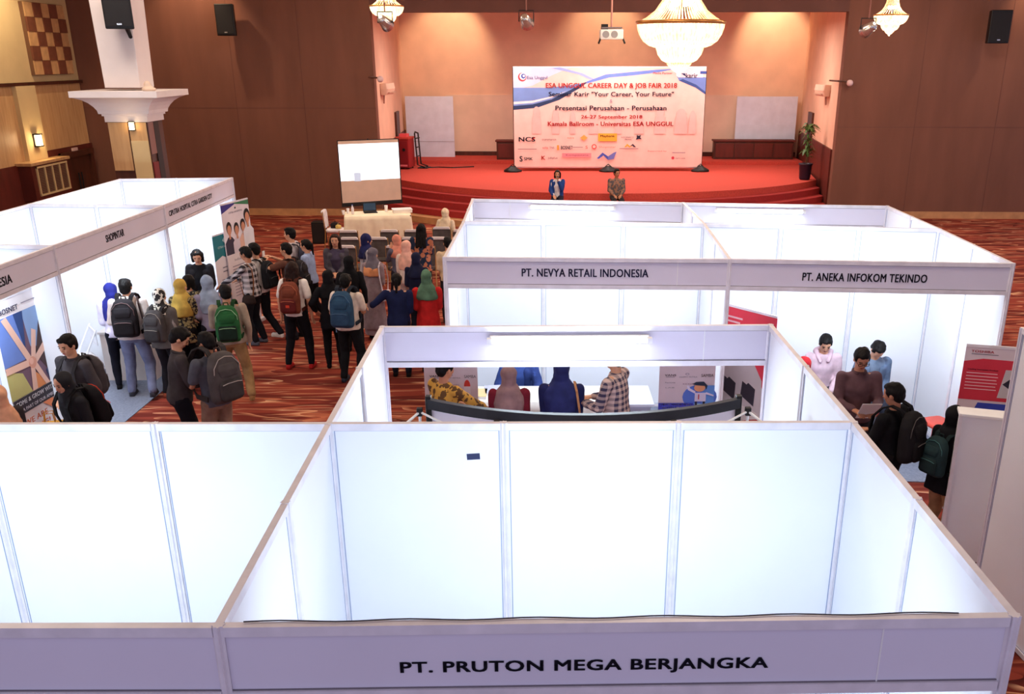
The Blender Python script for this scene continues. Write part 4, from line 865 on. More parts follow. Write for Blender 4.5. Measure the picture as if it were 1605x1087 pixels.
cab = MB().tube([(p_.x + .8, p_.y - 1.1, .915), (p_.x + 1.3, p_.y - .95, .915), (p_.x + 1.8, p_.y - 1.1, .915), (p_.x + 2.5, p_.y - .8, .915)], .02).build('floor_cable', M['black']); tag(cab, 'black cable trailing across the red stage from the trolley', 'cable')
# potted plant
p_ = at(1271, 282, z=.9); t = thing('potted_plant', 'tall potted plant with tiered leaves at the right edge of the stage', 'plant', (p_.x - .18, p_.y + .1, .9))
MB().lathe([(.14, 0), (.17, .05), (.20, .45), (.22, .46), (.22, .50), (.17, .50), (.16, .44)]).build('pot', plain((34, 30, 52), .4), t, True); MB().lathe([(.005, .43), (.18, .44), (.005, .46)]).build('soil', plain((40, 28, 22)), t)
MB().tube([(0, 0, .4), (.03, 0, .9), (-.02, .01, 1.3), (.02, 0, 1.6)], .018).build('stem', plain((90, 70, 44)), t)
rn = random.Random(3)
for (z, r, n) in ((.78, .34, 26), (1.12, .26, 18), (1.48, .40, 34)):
    mb = MB()
    for i in range(n):
        a = rn.uniform(0, 2 * PI); L_ = r * rn.uniform(.6, 1.1); zz = z + rn.uniform(-.10, .12); up_ = rn.uniform(-.05, .14); d = Vector((math.cos(a), math.sin(a), 0)); sd = Vector((-d.y, d.x, 0))
        b0 = Vector((0, 0, zz)); m1 = b0 + d * L_ * .5 + Vector((0, 0, up_ + .05)); e1 = b0 + d * L_ + Vector((0, 0, up_ - .08)); wv = rn.uniform(.03, .055)
        mb.add([b0 - sd * .006, b0 + sd * .006, m1 + sd * wv, e1, m1 - sd * wv, b0 - Vector((0, 0, .004)), m1 - Vector((0, 0, .006))], [(0, 1, 2, 4), (4, 2, 3), (0, 4, 6, 5), (1, 5, 6, 2), (4, 3, 6), (2, 6, 3)])
    mb.build('foliage', M['leaf'], t)
# counter inside the Nevya booth
cloth_table('white tablecloth on the counter table inside the rear left booth', (1.05, 7.25), 0, 1.8, .55, .76, plain((244, 240, 236), .8))
for i, (x, y, cl_, lab) in enumerate(((.45, 7.2, (232, 206, 150), 'stack of cream leaflets on the left of the white counter'), (.62, 7.32, (196, 200, 230), 'small blue leaflet pile on the white counter'), (1.55, 7.2, (240, 236, 240), 'white leaflets near the middle of the white counter'))):
    t = thing('leaflet_stack', lab, 'leaflets', (x, y, .769), .1 * i); MB().box((-.10, -.14, 0), (.10, .14, .03)).build('pages', M['white'], t); MB().box((-.10, -.14, .03), (.10, .14, .034)).build('cover', plain(cl_), t)
t = thing('reception_desk', 'grey blue low desk inside the rear left booth, right of the visitors', 'desk', (2.1, 7.3, 0)); MB().box((-.20, -.3, .0), (.35, .3, .70)).build('body', plain((190, 198, 220)), t); MB().box((-.24, -.33, .70), (.39, .33, .73)).build('top', plain((206, 212, 230)), t)
# desk, chair in the left row
p_ = at(152, 522, z=.75); t = thing('booth_desk', 'white panel desk inside a left row booth', 'desk', (p_.x + .36, p_.y + .28, 0), 0)
MB().box((-.36, -.22, .0), (.36, .24, .72)).build('body', plain((226, 214, 206)), t); MB().box((-.38, -.25, .72), (.38, .27, .75)).build('top', M['white'], t)
def folding_chair(label, loc, rz, col=(238, 238, 244)):
    t = thing('folding_chair', label, 'chair', (loc[0], loc[1], 0), rz); m = plain(col, .5)
    MB().stack([(0, 0, .42, .20, .19), (0, 0, .45, .21, .20), (0, 0, .465, .18, .17)], power=5).build('seat', m, t, True)
    MB().box((-.20, -.235, .62), (.20, -.215, .84)).build('backrest', m, t, bevel=.008)
    for x in (-1, 1):
        MB().tube([(x * .21, -.24, .86), (x * .21, .22, .0)], .013).build('leg', m, t); MB().tube([(x * .19, .12, .44), (x * .19, -.24, 0)], .013).build('leg', m, t)
    return t
p_ = at(136, 545, z=.6); folding_chair('white folding chair beside the white panel desk in the left row', (p_.x - .15, p_.y + .05), 2.2)
# plastic stool
def stool(label, loc, col):
    t = thing('plastic_stool', label, 'stool', (loc[0], loc[1], 0), .3); m = plain(col, .4)
    MB().stack([(0, 0, .42, .165, .165), (0, 0, .45, .16, .16), (0, 0, .46, .14, .14)], power=6).build('seat', m, t, True)
    for x in (-1, 1):
        for y in (-1, 1):
            mb = MB(); mb.rings([[(x * c_ + a, y * c_ + b, z) for a, b in ((-.025, -.025), (.025, -.025), (.025, .025), (-.025, .025))] for z, c_ in ((0, .175), (.43, .13))]); mb.build('leg', m, t)
    for x in (-1, 1): MB().box((x * .15 - .01, -.14, .2), (x * .15 + .01, .14, .23)).build('brace', m, t)
p_ = at(1476, 660, z=.45); stool('red plastic stool in front of the rear right booth', (p_.x - .05, p_.y), (232, 84, 66))
for (x, y, lab) in ((4.72, 8.0, 'red plastic stool under the person in the pink hoodie'), (5.28, 7.93, 'red plastic stool under the person in the denim jacket')): stool(lab, (x, y), (226, 80, 64))
# pop-up display frame inside the middle booth
def popup():
    pl, pm_, pr = at(672, 634, z=2.2), at(905, 659, z=2.2), at(1157, 633, z=2.2)
    t = thing('popup_display', 'curved pop-up display wall with black top edge and white rods inside the middle booth', 'display stand', (pm_.x, pm_.y, 0))
    # circle through three points in plan
    ax, ay, bx, by, cx_, cy_ = pl.x, pl.y, pm_.x, pm_.y, pr.x, pr.y
    dd = 2 * (ax * (by - cy_) + bx * (cy_ - ay) + cx_ * (ay - by)); ux = ((ax ** 2 + ay ** 2) * (by - cy_) + (bx ** 2 + by ** 2) * (cy_ - ay) + (cx_ ** 2 + cy_ ** 2) * (ay - by)) / dd; uy = ((ax ** 2 + ay ** 2) * (cx_ - bx) + (bx ** 2 + by ** 2) * (ax - cx_) + (cx_ ** 2 + cy_ ** 2) * (bx - ax)) / dd
    R_ = math.hypot(ax - ux, ay - uy); a0 = math.atan2(ay - uy, ax - ux); a1 = math.atan2(cy_ - uy, cx_ - ux)
    if a0 < a1 - PI: a0 += 2 * PI
    if a1 < a0 - PI: a1 += 2 * PI
    def pt(f, dr=0): a = a0 + (a1 - a0) * f; return (ux + (R_ + dr) * math.cos(a) - pm_.x, uy + (R_ + dr) * math.sin(a) - pm_.y)
    N = 24
    def strip(dr0, dr1, z0, z1, f0=0, f1=1):
        mb = MB(); R = []
        for i in range(N + 1):
            f = f0 + (f1 - f0) * i / N; p, q = pt(f, dr0), pt(f, dr1); R.append([(p[0], p[1], z0), (q[0], q[1], z0), (q[0], q[1], z1), (p[0], p[1], z1)])
        return mb.rings(R)
    strip(0, -.012, .03, 2.18).build('fabric_wall', plain((236, 226, 240), .8), t)
    strip(.03, -.012, 2.18, 2.25).build('black_top_edge', plain((34, 32, 40), .6), t)
    n = 4
    tops = [pt(i / n, .10) for i in range(n + 1)]; low = [pt(i / n, .30) for i in range(n + 1)]
    for i in range(n + 1):
        x, y = tops[i]; MB().box((x - .02, y - .02, 2.15), (x + .02, y + .02, 2.21)).build('joint', M['black'], t, bevel=.006)
        lx, ly = low[i]; MB().box((lx - .02, ly - .02, 2.10), (lx + .02, ly + .02, 2.16)).build('joint', M['black'], t, bevel=.006)
        MB().tube([(x, y, 2.18), (lx, ly, 2.13)], .009).build('rod', M['white'], t)
        MB().tube([(x, y, 2.15), (x, y, .03)], .010).build('upright', M['white'], t)
        if i < n:
            x2, y2 = low[i + 1]; MB().tube([(x, y, 2.18), (x2, y2, 2.12)], .008).build('rod', M['white'], t); x3, y3 = tops[i + 1]; MB().tube([(lx, ly, 2.12), (x3, y3, 2.18)], .008).build('rod', M['white'], t)
    for f in (0, 1):
        x, y = pt(f, .0); MB().box((x - .02, y - .03, 2.02), (x + .02, y + .02, 2.27)).build('end_clip', M['black'], t, bevel=.006)
popup()
# cable tucked along the top of the nearest fascia
pts = []
rn = random.Random(5)
for i in range(40):
    f = .03 + .9 * i / 39; p = lerp(A_FL, A_FR, f); pts.append((p[0], p[1] + .012 + .006 * math.sin(i * .9), 2.502))
tag(MB().tube(pts, .0028, 6).build('power_cable', plain((60, 56, 60))), 'thin dark cable lying along the top of the nearest fascia', 'cable')
# ================================================================== PEOPLE
def ik(root, tgt, l1, l2, pole):
    root = Vector(root); tgt = Vector(tgt); d = tgt - root; L = min(d.length, (l1 + l2) * .995)
    if d.length < 1e-4: d = Vector((0, 0, -1))
    dn = d.normalized(); tgt = root + dn * L
    a = (l1 * l1 - l2 * l2 + L * L) / (2 * L); h = math.sqrt(max(0, l1 * l1 - a * a))
    p = Vector(pole); p = p - dn * p.dot(dn)
    p = p.normalized() if p.length > 1e-5 else dn.orthogonal()
    return root + dn * a + p * h, tgt
SEED = [0.0]
ARM = {'down': (.235, .03, .84), 'hold': (.10, .30, 1.08), 'holdlow': (.12, .30, .98), 'strap': (.13, .15, 1.24), 'front': (.05, .20, 1.00), 'phone': (.07, .26, 1.12),
       'raise': (.12, .34, 1.40), 'reach': (.16, .46, 1.05), 'hip': (.24, .06, .98), 'face': (.04, .20, 1.36), 'swingf': (.22, .18, .88), 'swingb': (.23, -.14, .88), 'out': (.42, .30, 1.15), 'lap': (.10, .26, .98), 'relaxed': (.21, .12, .86)}
def person(label, pos, face, h=1.6, top=(120, 120, 120), bottom=(25, 25, 32), hair='short', hijab=None, sleeve='long', L='down', R='down', lean=3, head=(0, 0, 0),
           stance='stand', seat=None, female=False, length='hip', facing=False, skin='skin', shoes=(25, 22, 24), wide=1.0, glasses=False, jacket=None, haircol='hair',
           group=None, belly=1.0, longhijab=False, hood=None, trim=None, twist=0, collar=None, topname='shirt', flare=False, z=0.0, bottomname='trousers', cheap=False):
    SEED[0] += 3.7; sd = SEED[0]
    s = h / 1.65 if seat is None else h
    if seat is None:
        off = (math.sin(math.radians(lean)) * .62 + .012) * s; pos = (pos[0] + math.sin(math.radians(face)) * off, pos[1] - math.cos(math.radians(face)) * off)
    t = thing('person', label, 'person', (pos[0], pos[1], z), math.radians(face), group); t.scale = (1, 1, 1)
    pel = .90 if seat is None else (seat + .10) / s
    dz = pel - .90
    UP = Matrix.Translation((0, 0, pel)) @ Matrix.Rotation(math.radians(twist), 4, 'Z') @ Matrix.Rotation(-math.radians(lean), 4, 'X') @ Matrix.Translation((0, 0, -.90))
    up = lambda p: UP @ Vector(p)
    w = .93 if female else 1.0; w *= wide
    S = Matrix.Scale(s, 4)
    def sc(mb): mb.v = [(a * s, b * s, c * s) for a, b, c in mb.v]; return mb
    # legs
    if seat is not None: feet = [(-.12, .42, 0), (.12, .42, 0)]
    elif stance == 'walk': feet = [(-.09, .20, 0), (.09, -.20, 0)]
    elif stance == 'walk2': feet = [(-.09, -.20, 0), (.09, .20, 0)]
    elif stance == 'wide': feet = [(-.17, -.03, 0), (.17, .03, 0)]
    elif stance == 'step': feet = [(-.13, .04, 0), (.20, -.16, 0)]
    else: feet = [(-.10, 0.02, 0), (.11, -0.02, 0)]
    hips = [(-.085, 0, pel - .02), (.085, 0, pel - .02)]; knees = []; ank = []
    for hp, ft in zip(hips, feet):
        lift = .05 if ft[1] < -.12 and seat is None else 0
        k, a_ = ik(hp, (ft[0], ft[1] - .03, .085 + lift), .42, .40, (ft[0] * .4, 1, .15)); knees.append(k); ank.append(a_)
    # arms
    arms = []
    for sgn, spec in ((-1, L), (1, R)):
        v = ARM[spec] if isinstance(spec, str) else spec
        sh = up((sgn * .172 * w, 0, 1.335)); base = Vector((sgn * v[0], v[1], v[2] + dz)) if isinstance(spec, str) else Vector((v[0], v[1], v[2] + dz))
        if isinstance(spec, str) and spec not in ('down', 'swingf', 'swingb', 'relaxed'): base = up((sgn * v[0], v[1], v[2]))
        e, wr = ik(sh, base, .265, .245, (sgn * .55, -.75, -.35)); arms.append((sgn, sh, e, wr))
    HC = up((0, .012, 1.535)); HM = Matrix.Translation(HC) @ Matrix.Rotation(math.radians(twist + head[0]), 4, 'Z') @ Matrix.Rotation(-math.radians(lean * .5 + head[1]), 4, 'X') @ Matrix.Rotation(math.radians(head[2]), 4, 'Y')
    # --- body: one continuous surface
    mb = MB()
    tors = [(0, 0, .80, .12, .09), (0, 0, .86, .155 * w, .11), (0, 0, .93, .158 * w, .112 * belly), (0, .005, 1.03, .125 * w, .095 * belly), (0, .0, 1.15, .135 * w, .10), (0, -.003, 1.25, .148 * w, .10), (0, -.005, 1.33, .145 * w, .08), (0, -.005, 1.38, .07, .055)]
    mb.stack(tors, UP)
    mb.capsule(up((-.14 * w, 0, 1.33)), up((.14 * w, 0, 1.33)), .052, .052)
    mb.capsule(up((0, -.01, 1.36)), HM @ Vector((0, -.015, -.05)), .055, .050)
    mb.ell((0, 0, .025), (.074, .094, .092), HM, 20, 14); mb.ell((0, .018, -.045), (.056, .068, .066), HM, 16, 10); mb.ell((0, .04, -.085), (.028, .03, .022), HM)
    mb.capsule(HM @ Vector((0, .086, .012)), HM @ Vector((0, .100, -.022)), .009, .013, 8)
    for q in (-1, 1):
        mb.ell((q * .076, -.002, -.005), (.009, .020, .030), HM, 10, 8); mb.ell((q * .034, .062, -.022), (.024, .022, .02), HM, 10, 8)
    for hp, k, a_, ft in zip(hips, knees, ank, feet):
        mb.capsule(hp, k, .082, .054); mb.capsule(k, a_, .054, .036); mb.capsule(k.lerp(a_, .12) + Vector((0, -.012, 0)), k.lerp(a_, .5) + Vector((0, -.012, 0)), .05, .046)
        mb.capsule(a_ + Vector((0, -.02, -.03)), a_ + Vector((0, .13, -.055)), .032, .026)
    hands = []
    for sgn, sh, e, wr in arms:
        mb.capsule(sh, e, .046, .037); mb.capsule(e, wr, .037, .025)
        d = (wr - e).normalized(); side = d.cross(Vector((0, 0, 1)) if abs(d.z) < .8 else Vector((0, 1, 0))).normalized(); nrm = side.cross(d).normalized()
        if abs(d.z) >= .8: side, nrm = Vector((0, 1, 0)), Vector((-sgn, 0, 0)); side = (side - d * side.dot(d)).normalized()
        hands.append((wr, d, side, nrm))
        for q in (-.022, 0, .022): mb.capsule(wr + side * q * .6, wr + d * .078 + side * q, .019, .016, 8)
        for i, (q, ln) in enumerate(((-.034, .060), (-.011, .076), (.012, .072), (.034, .056))):
            p0 = wr + d * .082 + side * q; p1 = p0 + d * ln * .55 + side * q * .12 - nrm * .010; p2 = p1 + d * ln * .42 - nrm * .020
            mb.capsule(p0, p1, .0098, .0090, 8); mb.capsule(p1, p2, .0090, .0078, 8)
        th = -1 if sgn > 0 else 1
        if d.y > .3: th = -sgn * (1 if side.x > 0 else -1)
        p0 = wr + d * .025 + side * th * .026; p1 = p0 + d * .034 + side * th * .028 - nrm * .008; mb.capsule(p0, p1, .012, .0105, 8); mb.capsule(p1, p1 + d * .03 + side * th * .006 - nrm * .008, .0105, .009, 8)
    blob(sc(mb), 'body', M[skin], t, .0135 if cheap else .0095, 3)
    # --- eyes, brows, mouth
    if facing:
        for q in (-1, 1):
            sc(MB().ell((q * .031, .083, .010), (.0125, .007, .0065), HM, 10, 6)).build('eye', M['blackgloss'], t, True)
            sc(MB().capsule(HM @ Vector((q * .017, .089, .030)), HM @ Vector((q * .045, .080, .030)), .0045, .004, 6)).build('eyebrow', M['hair'], t, True)
        sc(MB().ell((0, .085, -.053), (.022, .006, .0075), HM, 12, 6)).build('mouth', M['lips'], t, True)
    if glasses:
        g = MB()
        for q in (-1, 1):
            pts = [HM @ Vector((q * .033 + .024 * math.cos(a), .100, .008 + .017 * math.sin(a))) for a in [2 * PI * i / 12 for i in range(13)]]
            g.tube(pts, .0028, 5); g.tube([HM @ Vector((q * .057, .100, .012)), HM @ Vector((q * .079, .01, .010))], .0026, 5)
        g.tube([HM @ Vector((-.009, .102, .010)), HM @ Vector((.009, .102, .010))], .0026, 5); sc(g).build('glasses', M['black'], t)
    # --- trousers / skirt
    bm_ = bottom if isinstance(bottom, bpy.types.Material) else cloth(bottom)
    mb = MB()
    if flare and seat is None:
        mb.stack([(0, 0, .10, .23, .20), (0, 0, .35, .21, .185), (0, 0, .65, .19, .155), (0, 0, .90, .178 * w, .13), (0, 0, 1.04, .145 * w, .112)], Matrix.Identity(4))
        for f_, a_ in zip(feet, ank): mb.capsule((f_[0], f_[1], .35), (f_[0], f_[1], .14), .10, .10)
        blob(sc(mb), 'skirt', bm_, t, .016, 3, .010, 6, sd)
    else:
        U0 = UP if seat is None else Matrix.Translation((0, 0, pel - .90))
        mb.stack([(0, 0, .80, .13, .10), (0, 0, .87, .168 * w, .125), (0, 0, .94, .166 * w, .122), (0, .003, 1.03, .14 * w, .108 * belly)], U0)
        for hp, k, a_ in zip(hips, knees, ank):
            mb.capsule(hp, k, .098, .074); mb.capsule(k, a_ + Vector((0, -.005, .01)), .074, .058 if not female else .050)
        blob(sc(mb), bottomname, bm_, t, .014, 3, .009, 9, sd)
    for f_, a_ in zip(feet, ank):
        mb = MB(); g = a_.z - .085
        mb.capsule((a_.x, a_.y - .025, .045 + g), (a_.x, a_.y + .15, .036 + g), .043, .034); mb.box((a_.x - .038, a_.y - .06, g + .001), (a_.x + .038, a_.y + .175, .022 + g))
        blob(sc(mb), 'shoe', cloth(shoes), t, .014, 2)
    # --- top
    tm = top if isinstance(top, bpy.types.Material) else cloth(top)
    zb = {'waist': .93, 'hip': .84, 'long': .70, 'dress': .2}[length]
    if seat is not None: zb = max(zb, .86)
    g = .016; mb = MB()
    secs = []
    if zb < .8: secs += [(0, 0, zb, .20 * w + (.05 if length == 'dress' else 0), .155 + (.04 if length == 'dress' else 0)), (0, 0, .80, .190 * w, .145)]
    else: secs += [(0, 0, zb, .176 * w, .135 * belly)]
    secs += [(0, 0, .93, .176 * w, .136 * belly), (0, .005, 1.03, .155 * w, .122 * belly), (0, .004, 1.13, .155 * w, .120), (0, .004, 1.22, .165 * w, .122), (0, -.003, 1.31, .168 * w, .098), (0, -.006, 1.37, .105 * w, .072), (0, -.006, 1.40, .066, .058)]
    if female: secs[-5] = (0, .014, 1.13, .154 * w, .132); secs[-4] = (0, .018, 1.22, .166 * w, .138)
    mb.stack(secs, UP); mb.capsule(up((-.155 * w, 0, 1.325)), up((.155 * w, 0, 1.325)), .060, .060)
    for sgn, sh, e, wr in arms:
        if sleeve == 'long': mb.capsule(sh, e, .064, .054); mb.capsule(e, e.lerp(wr, .93), .054, .042)
        elif sleeve == 'mid': mb.capsule(sh, e, .064, .054); mb.capsule(e, e.lerp(wr, .35), .054, .046)
        else: mb.capsule(sh, sh.lerp(e, .72), .066, .062)
    blob(sc(mb), topname, tm, t, .0135, 3, .009, 8, sd + 1)
    if hood is not None:
        mb = MB(); mb.ell((0, -.10, 1.37), (.12, .07, .075), UP); mb.capsule(up((-.09, -.03, 1.40)), up((-.05, .10, 1.33)), .04, .025); mb.capsule(up((.09, -.03, 1.40)), up((.05, .10, 1.33)), .04, .025)
        blob(sc(mb), 'hood', cloth(hood), t, .014, 3, .01, 12, sd)
    if collar is not None:
        mb = MB(); pts = [up((.068 * math.cos(a), -.006 + .062 * math.sin(a), 1.395 + .012 * -math.sin(a))) for a in [math.radians(x) for x in range(110, 431, 20)]]
        mb.tube(pts, .014, 8); sc(mb).build('collar', cloth(collar), t, True)
    if jacket is not None:    # open jacket: back, sides and sleeves
        mb = MB(); jm = jacket if isinstance(jacket, bpy.types.Material) else cloth(jacket)
        mb.stack([(0, -.035, .80, .20 * w, .13 * belly), (0, -.03, .95, .19 * w, .125 * belly), (0, -.03, 1.1, .175 * w, .115), (0, -.03, 1.22, .18 * w, .115), (0, -.02, 1.33, .175 * w, .09), (0, -.02, 1.39, .09, .07)], UP)
        for q in (-1, 1): mb.capsule(up((q * .11, .075, .86)), up((q * .10, .075, 1.28)), .055, .05)
        for sgn, sh, e, wr in arms: mb.capsule(sh, e, .070, .060); mb.capsule(e, e.lerp(wr, .92), .060, .048)
        blob(sc(mb), 'jacket', jm, t, .014, 3, .010, 8, sd + 2)
    # --- hair or headscarf
    hm = M[haircol]
    if hijab is not None:
        hj = hijab if isinstance(hijab, bpy.types.Material) else cloth(hijab, .75)
        mb = MB(); mb.ell((0, -.020, .034), (.092, .102, .104), HM, 20, 14); mb.ell((0, -.035, -.04), (.086, .085, .09), HM)
        mb.capsule(HM @ Vector((0, -.012, -.075)), up((0, -.005, 1.40)), .080, .105)
        mb.capsule(HM @ Vector((0, .022, -.108)), up((0, .05, 1.34)), .055, .085)
        lo = 1.10 if longhijab else 1.20
        mb.stack([(0, .0, lo, .16 * w, .145), (0, .0, 1.24, .186 * w, .150), (0, 0, 1.33, .175 * w, .125), (0, 0, 1.40, .125, .110), (0, 0, 1.45, .09, .09)], UP)
        o = blob(sc(mb), 'headscarf', hj, t, .0125, 4, .014, 9, sd + 5)
        if trim is not None:
            mb = MB(); mb.stack([(0, 0, lo - .03, .19 * w, .160), (0, 0, lo + .05, .197 * w, .166), (0, 0, lo + .12, .18 * w, .145)], UP); blob(sc(mb), 'scarf_border', cloth(trim), t, .014, 3, .016, 10, sd)
    else:
        mb = MB(); mb.ell((0, -.018, .036), (.083, .098, .090), HM, 20, 14); mb.ell((0, -.050, -.005), (.074, .058, .078), HM)
        for q in (-1, 1): mb.ell((q * .066, .012, .035), (.018, .04, .045), HM)
        if hair != 'bald': mb.ell((0, .036, .080), (.062, .046, .030), HM)
        if hair == 'short': mb.ell((.01, .045, .088), (.055, .045, .028), HM); mb.ell((-.01, -.01, .10), (.06, .07, .034), HM)
        if hair == 'bald': mb = MB(); mb.ell((0, -.02, .03), (.078, .092, .086), HM)
        if hair == 'long':
            for q in (-1, 0, 1): mb.capsule(HM @ Vector((q * .05, -.045, .02)), up((q * .075, -.095, 1.20)), .052, .038)
            for q in (-1, 1): mb.capsule(HM @ Vector((q * .072, -.01, .03)), up((q * .095, .02, 1.30)), .028, .022)
        if hair == 'bob':
            for q in (-1, 1): mb.capsule(HM @ Vector((q * .064, -.02, .03)), HM @ Vector((q * .072, -.015, -.09)), .042, .03)
            mb.capsule(HM @ Vector((0, -.06, .02)), HM @ Vector((0, -.065, -.09)), .055, .04)
        if hair in ('pony', 'bun'):
            mb.ell((0, -.115, .02), (.036, .034, .036), HM)
        if hair == 'pony': mb.capsule(HM @ Vector((0, -.12, .01)), HM @ Vector((0, -.135, -.16)), .034, .016)
        blob(sc(mb), 'hair', hm, t, .0105, 2, .007, 22, sd + 3)
    t['_s'] = s
    info = dict(t=t, s=s, UP=UP, arms=arms, hands=hands, HM=HM, W=Matrix.Translation(Vector((pos[0], pos[1], z))) @ Matrix.Rotation(math.radians(face), 4, 'Z') @ S)
    del t['_s']
    return info

def backpack(P, label, col, accent=None, size=1.0, straps=None, logo=None, strapcol=None, low=0.0, group='backpacks', pocketcol=None):
    """a worn rucksack; a thing of its own hung on the wearer's torso frame"""
    t = thing('backpack', label, 'bag', (0, 0, 0), 0); Wm = P['W'] @ P['UP'] @ Matrix.Translation((0, -.125, .93 - low))
    loc, rot, scl = Wm.decompose(); t.location = loc; t.rotation_euler = rot.to_euler(); s = P['s']
    k = s * size; cm = cloth(col, .8); pm = cloth(pocketcol or tuple(v * .8 for v in col), .8); sm = cloth(strapcol or tuple(v * .7 for v in col), .8)
    def sc(mb): mb.v = [(a * k, b_ * k, c * k) for a, b_, c in mb.v]; return mb
    mb = MB(); mb.stack([(0, -.07, -.02, .13, .05), (0, -.085, .02, .152, .085), (0, -.09, .20, .155, .092), (0, -.085, .34, .145, .080), (0, -.07, .42, .11, .06), (0, -.06, .455, .06, .035)], power=3.2, seg=28)
    blob(sc(mb), 'main_compartment', cm, t, .013, 4, .006, 8, SEED[0])
    mb = MB(); mb.stack([(0, -.17, .01, .10, .02), (0, -.175, .04, .118, .034), (0, -.175, .17, .118, .034), (0, -.168, .21, .10, .018)], power=3.5, seg=24)
    blob(sc(mb), 'front_pocket', pm, t, .011, 3, .003, 8, SEED[0])
    mb = MB(); mb.stack([(0, -.165, .235, .09, .02), (0, -.165, .30, .105, .026), (0, -.150, .36, .09, .016)], power=3.2, seg=24); blob(sc(mb), 'upper_pocket', cm, t, .011, 3, .003, 8, SEED[0])
    a = cloth(accent or tuple(min(255, v * 1.8 + 30) for v in col))
    sc(MB().tube([(-.10, -.205, .175), (-.05, -.210, .185), (.05, -.210, .185), (.10, -.205, .175)], .0045, 6)).build('zip', a, t)
    sc(MB().tube([(-.135, -.13, .16), (-.13, -.15, .33), (-.07, -.145, .405), (0, -.14, .42), (.07, -.145, .405), (.13, -.15, .33), (.135, -.13, .16)], .0045, 6)).build('zip', a, t)
    sc(MB().tube([(-.03, -.03, .44), (-.025, -.03, .485), (.025, -.03, .485), (.03, -.03, .44)], .009, 6)).build('top_handle', sm, t)
    if logo: sc(MB().box((-.028, -.214, .09), (.028, -.208, .13))).build('badge', cloth(logo), t)
    for q in (-1, 1):
        if straps == 'left' and q > 0 or straps == 'right' and q < 0: continue
        pts = [(q * .075, -.03, .42), (q * .085, .00, .475), (q * .095, .085, .500), (q * .105, .175, .465), (q * .115, .255, .37), (q * .125, .27, .25), (q * .15, .24, .12), (q * .175, .13, .04), (q * .15, .0, .02)]
        nr = [(0, -1, 1), (0, -.5, 1), (0, 0, 1), (0, .6, 1), (0, 1, .3), (0, 1, 0), (q * .5, 1, 0), (q, .2, 0), (q, -.3, 0)]
        sc(MB().ribbon([(x / size if False else x, y, z) for x, y, z in pts], nr, .048, .014)).build('shoulder_strap', sm, t, bevel=0)
    return t
def sling(P, label, col, side=1, size=.26, z=.88, y=-.02, strapcol=None):
    t = thing('shoulder_bag', label, 'bag'); Wm = P['W'] @ P['UP']; loc, rot, _ = (Wm @ Matrix.Translation((side * .20, y, z))).decompose(); t.location = loc; t.rotation_euler = rot.to_euler()
    k = P['s']
    def sc(mb): mb.v = [(a * k, b * k, c * k) for a, b, c in mb.v]; return mb
    mb = MB(); mb.stack([(side * .04, 0, -size * .62, .035, size * .42), (side * .045, 0, -size * .5, .06, size * .5), (side * .04, 0, -.04, .05, size * .44), (side * .03, 0, 0, .02, size * .38)], power=3)
    blob(sc(mb), 'bag_body', cloth(col), t, .012, 3, .006, 9, SEED[0])
    sx = -side
    pts = [(side * .02, -.09, -.02), (side * .005, -.14, .2), (sx * .10, -.12, .42), (sx * .25, -.02, .515), (sx * .22, .10, .46), (sx * .06, .165, .25), (side * .02, .11, -.02)]
    if True:
        pts = [(side * .03, -.08, -.02), (side * .0, -.115, .22), (-side * .03, -.10, .42), (-side * .06, -.01, .505), (-side * .03, .11, .42), (side * .0, .135, .2), (side * .03, .08, -.02)]
    sc(MB().ribbon(pts, [(side, 0, 0), (side * .5, -1, 0), (0, -1, .6), (0, 0, 1), (0, 1, .6), (side * .5, 1, 0), (side, 0, 0)], .024, .006)).build('strap', cloth(strapcol or col), t)
    return t
def held(P, hand, name, label, cat, mat, size, off=(0, 0.02, 0.02), rot=(0, 0, 0)):
    wr, d, side, nrm = P['hands'][hand]; c = P['W'] @ (wr + d * .07 + Vector(off))
    t = MB().box(tuple(-v / 2 for v in size), tuple(v / 2 for v in size)).build(name, mat)
    t.location = c; t.rotation_euler = Euler((rot[0], rot[1], rot[2] + P['t'].rotation_euler.z)); tag(t, label, cat); return t
def hp(px, py, h): return tuple(at(px, py, z=h)[:2])   # where the person whose head top stands there has the feet
PL = plaid((40, 36, 44), (214, 206, 208), 11); PL2 = plaid((60, 56, 80), (206, 180, 170), 16)
BT_GOLD = batik('gold_batik', [(90, 60, 30), (222, 180, 90), (240, 214, 160), (150, 60, 40), (200, 150, 60)], 11)
FLORAL = batik('black_floral', [(150, 134, 92), (26, 24, 30), (22, 20, 26), (60, 66, 50), (22, 20, 26)], 16)
HJ_PAT = batik('cream_black_scarf', [(44, 40, 40), (232, 226, 212), (44, 40, 40), (150, 138, 120), (236, 230, 218)], 11)
COLORB = batik('blue_red_print', [(190, 120, 90), (130, 40, 46), (34, 76, 110), (120, 34, 40), (26, 42, 70)], 7)
GREYB = batik('grey_brown_batik', [(90, 84, 88), (60, 60, 70), (150, 110, 90)], 10)
C_KHAKI = (150, 118, 80)
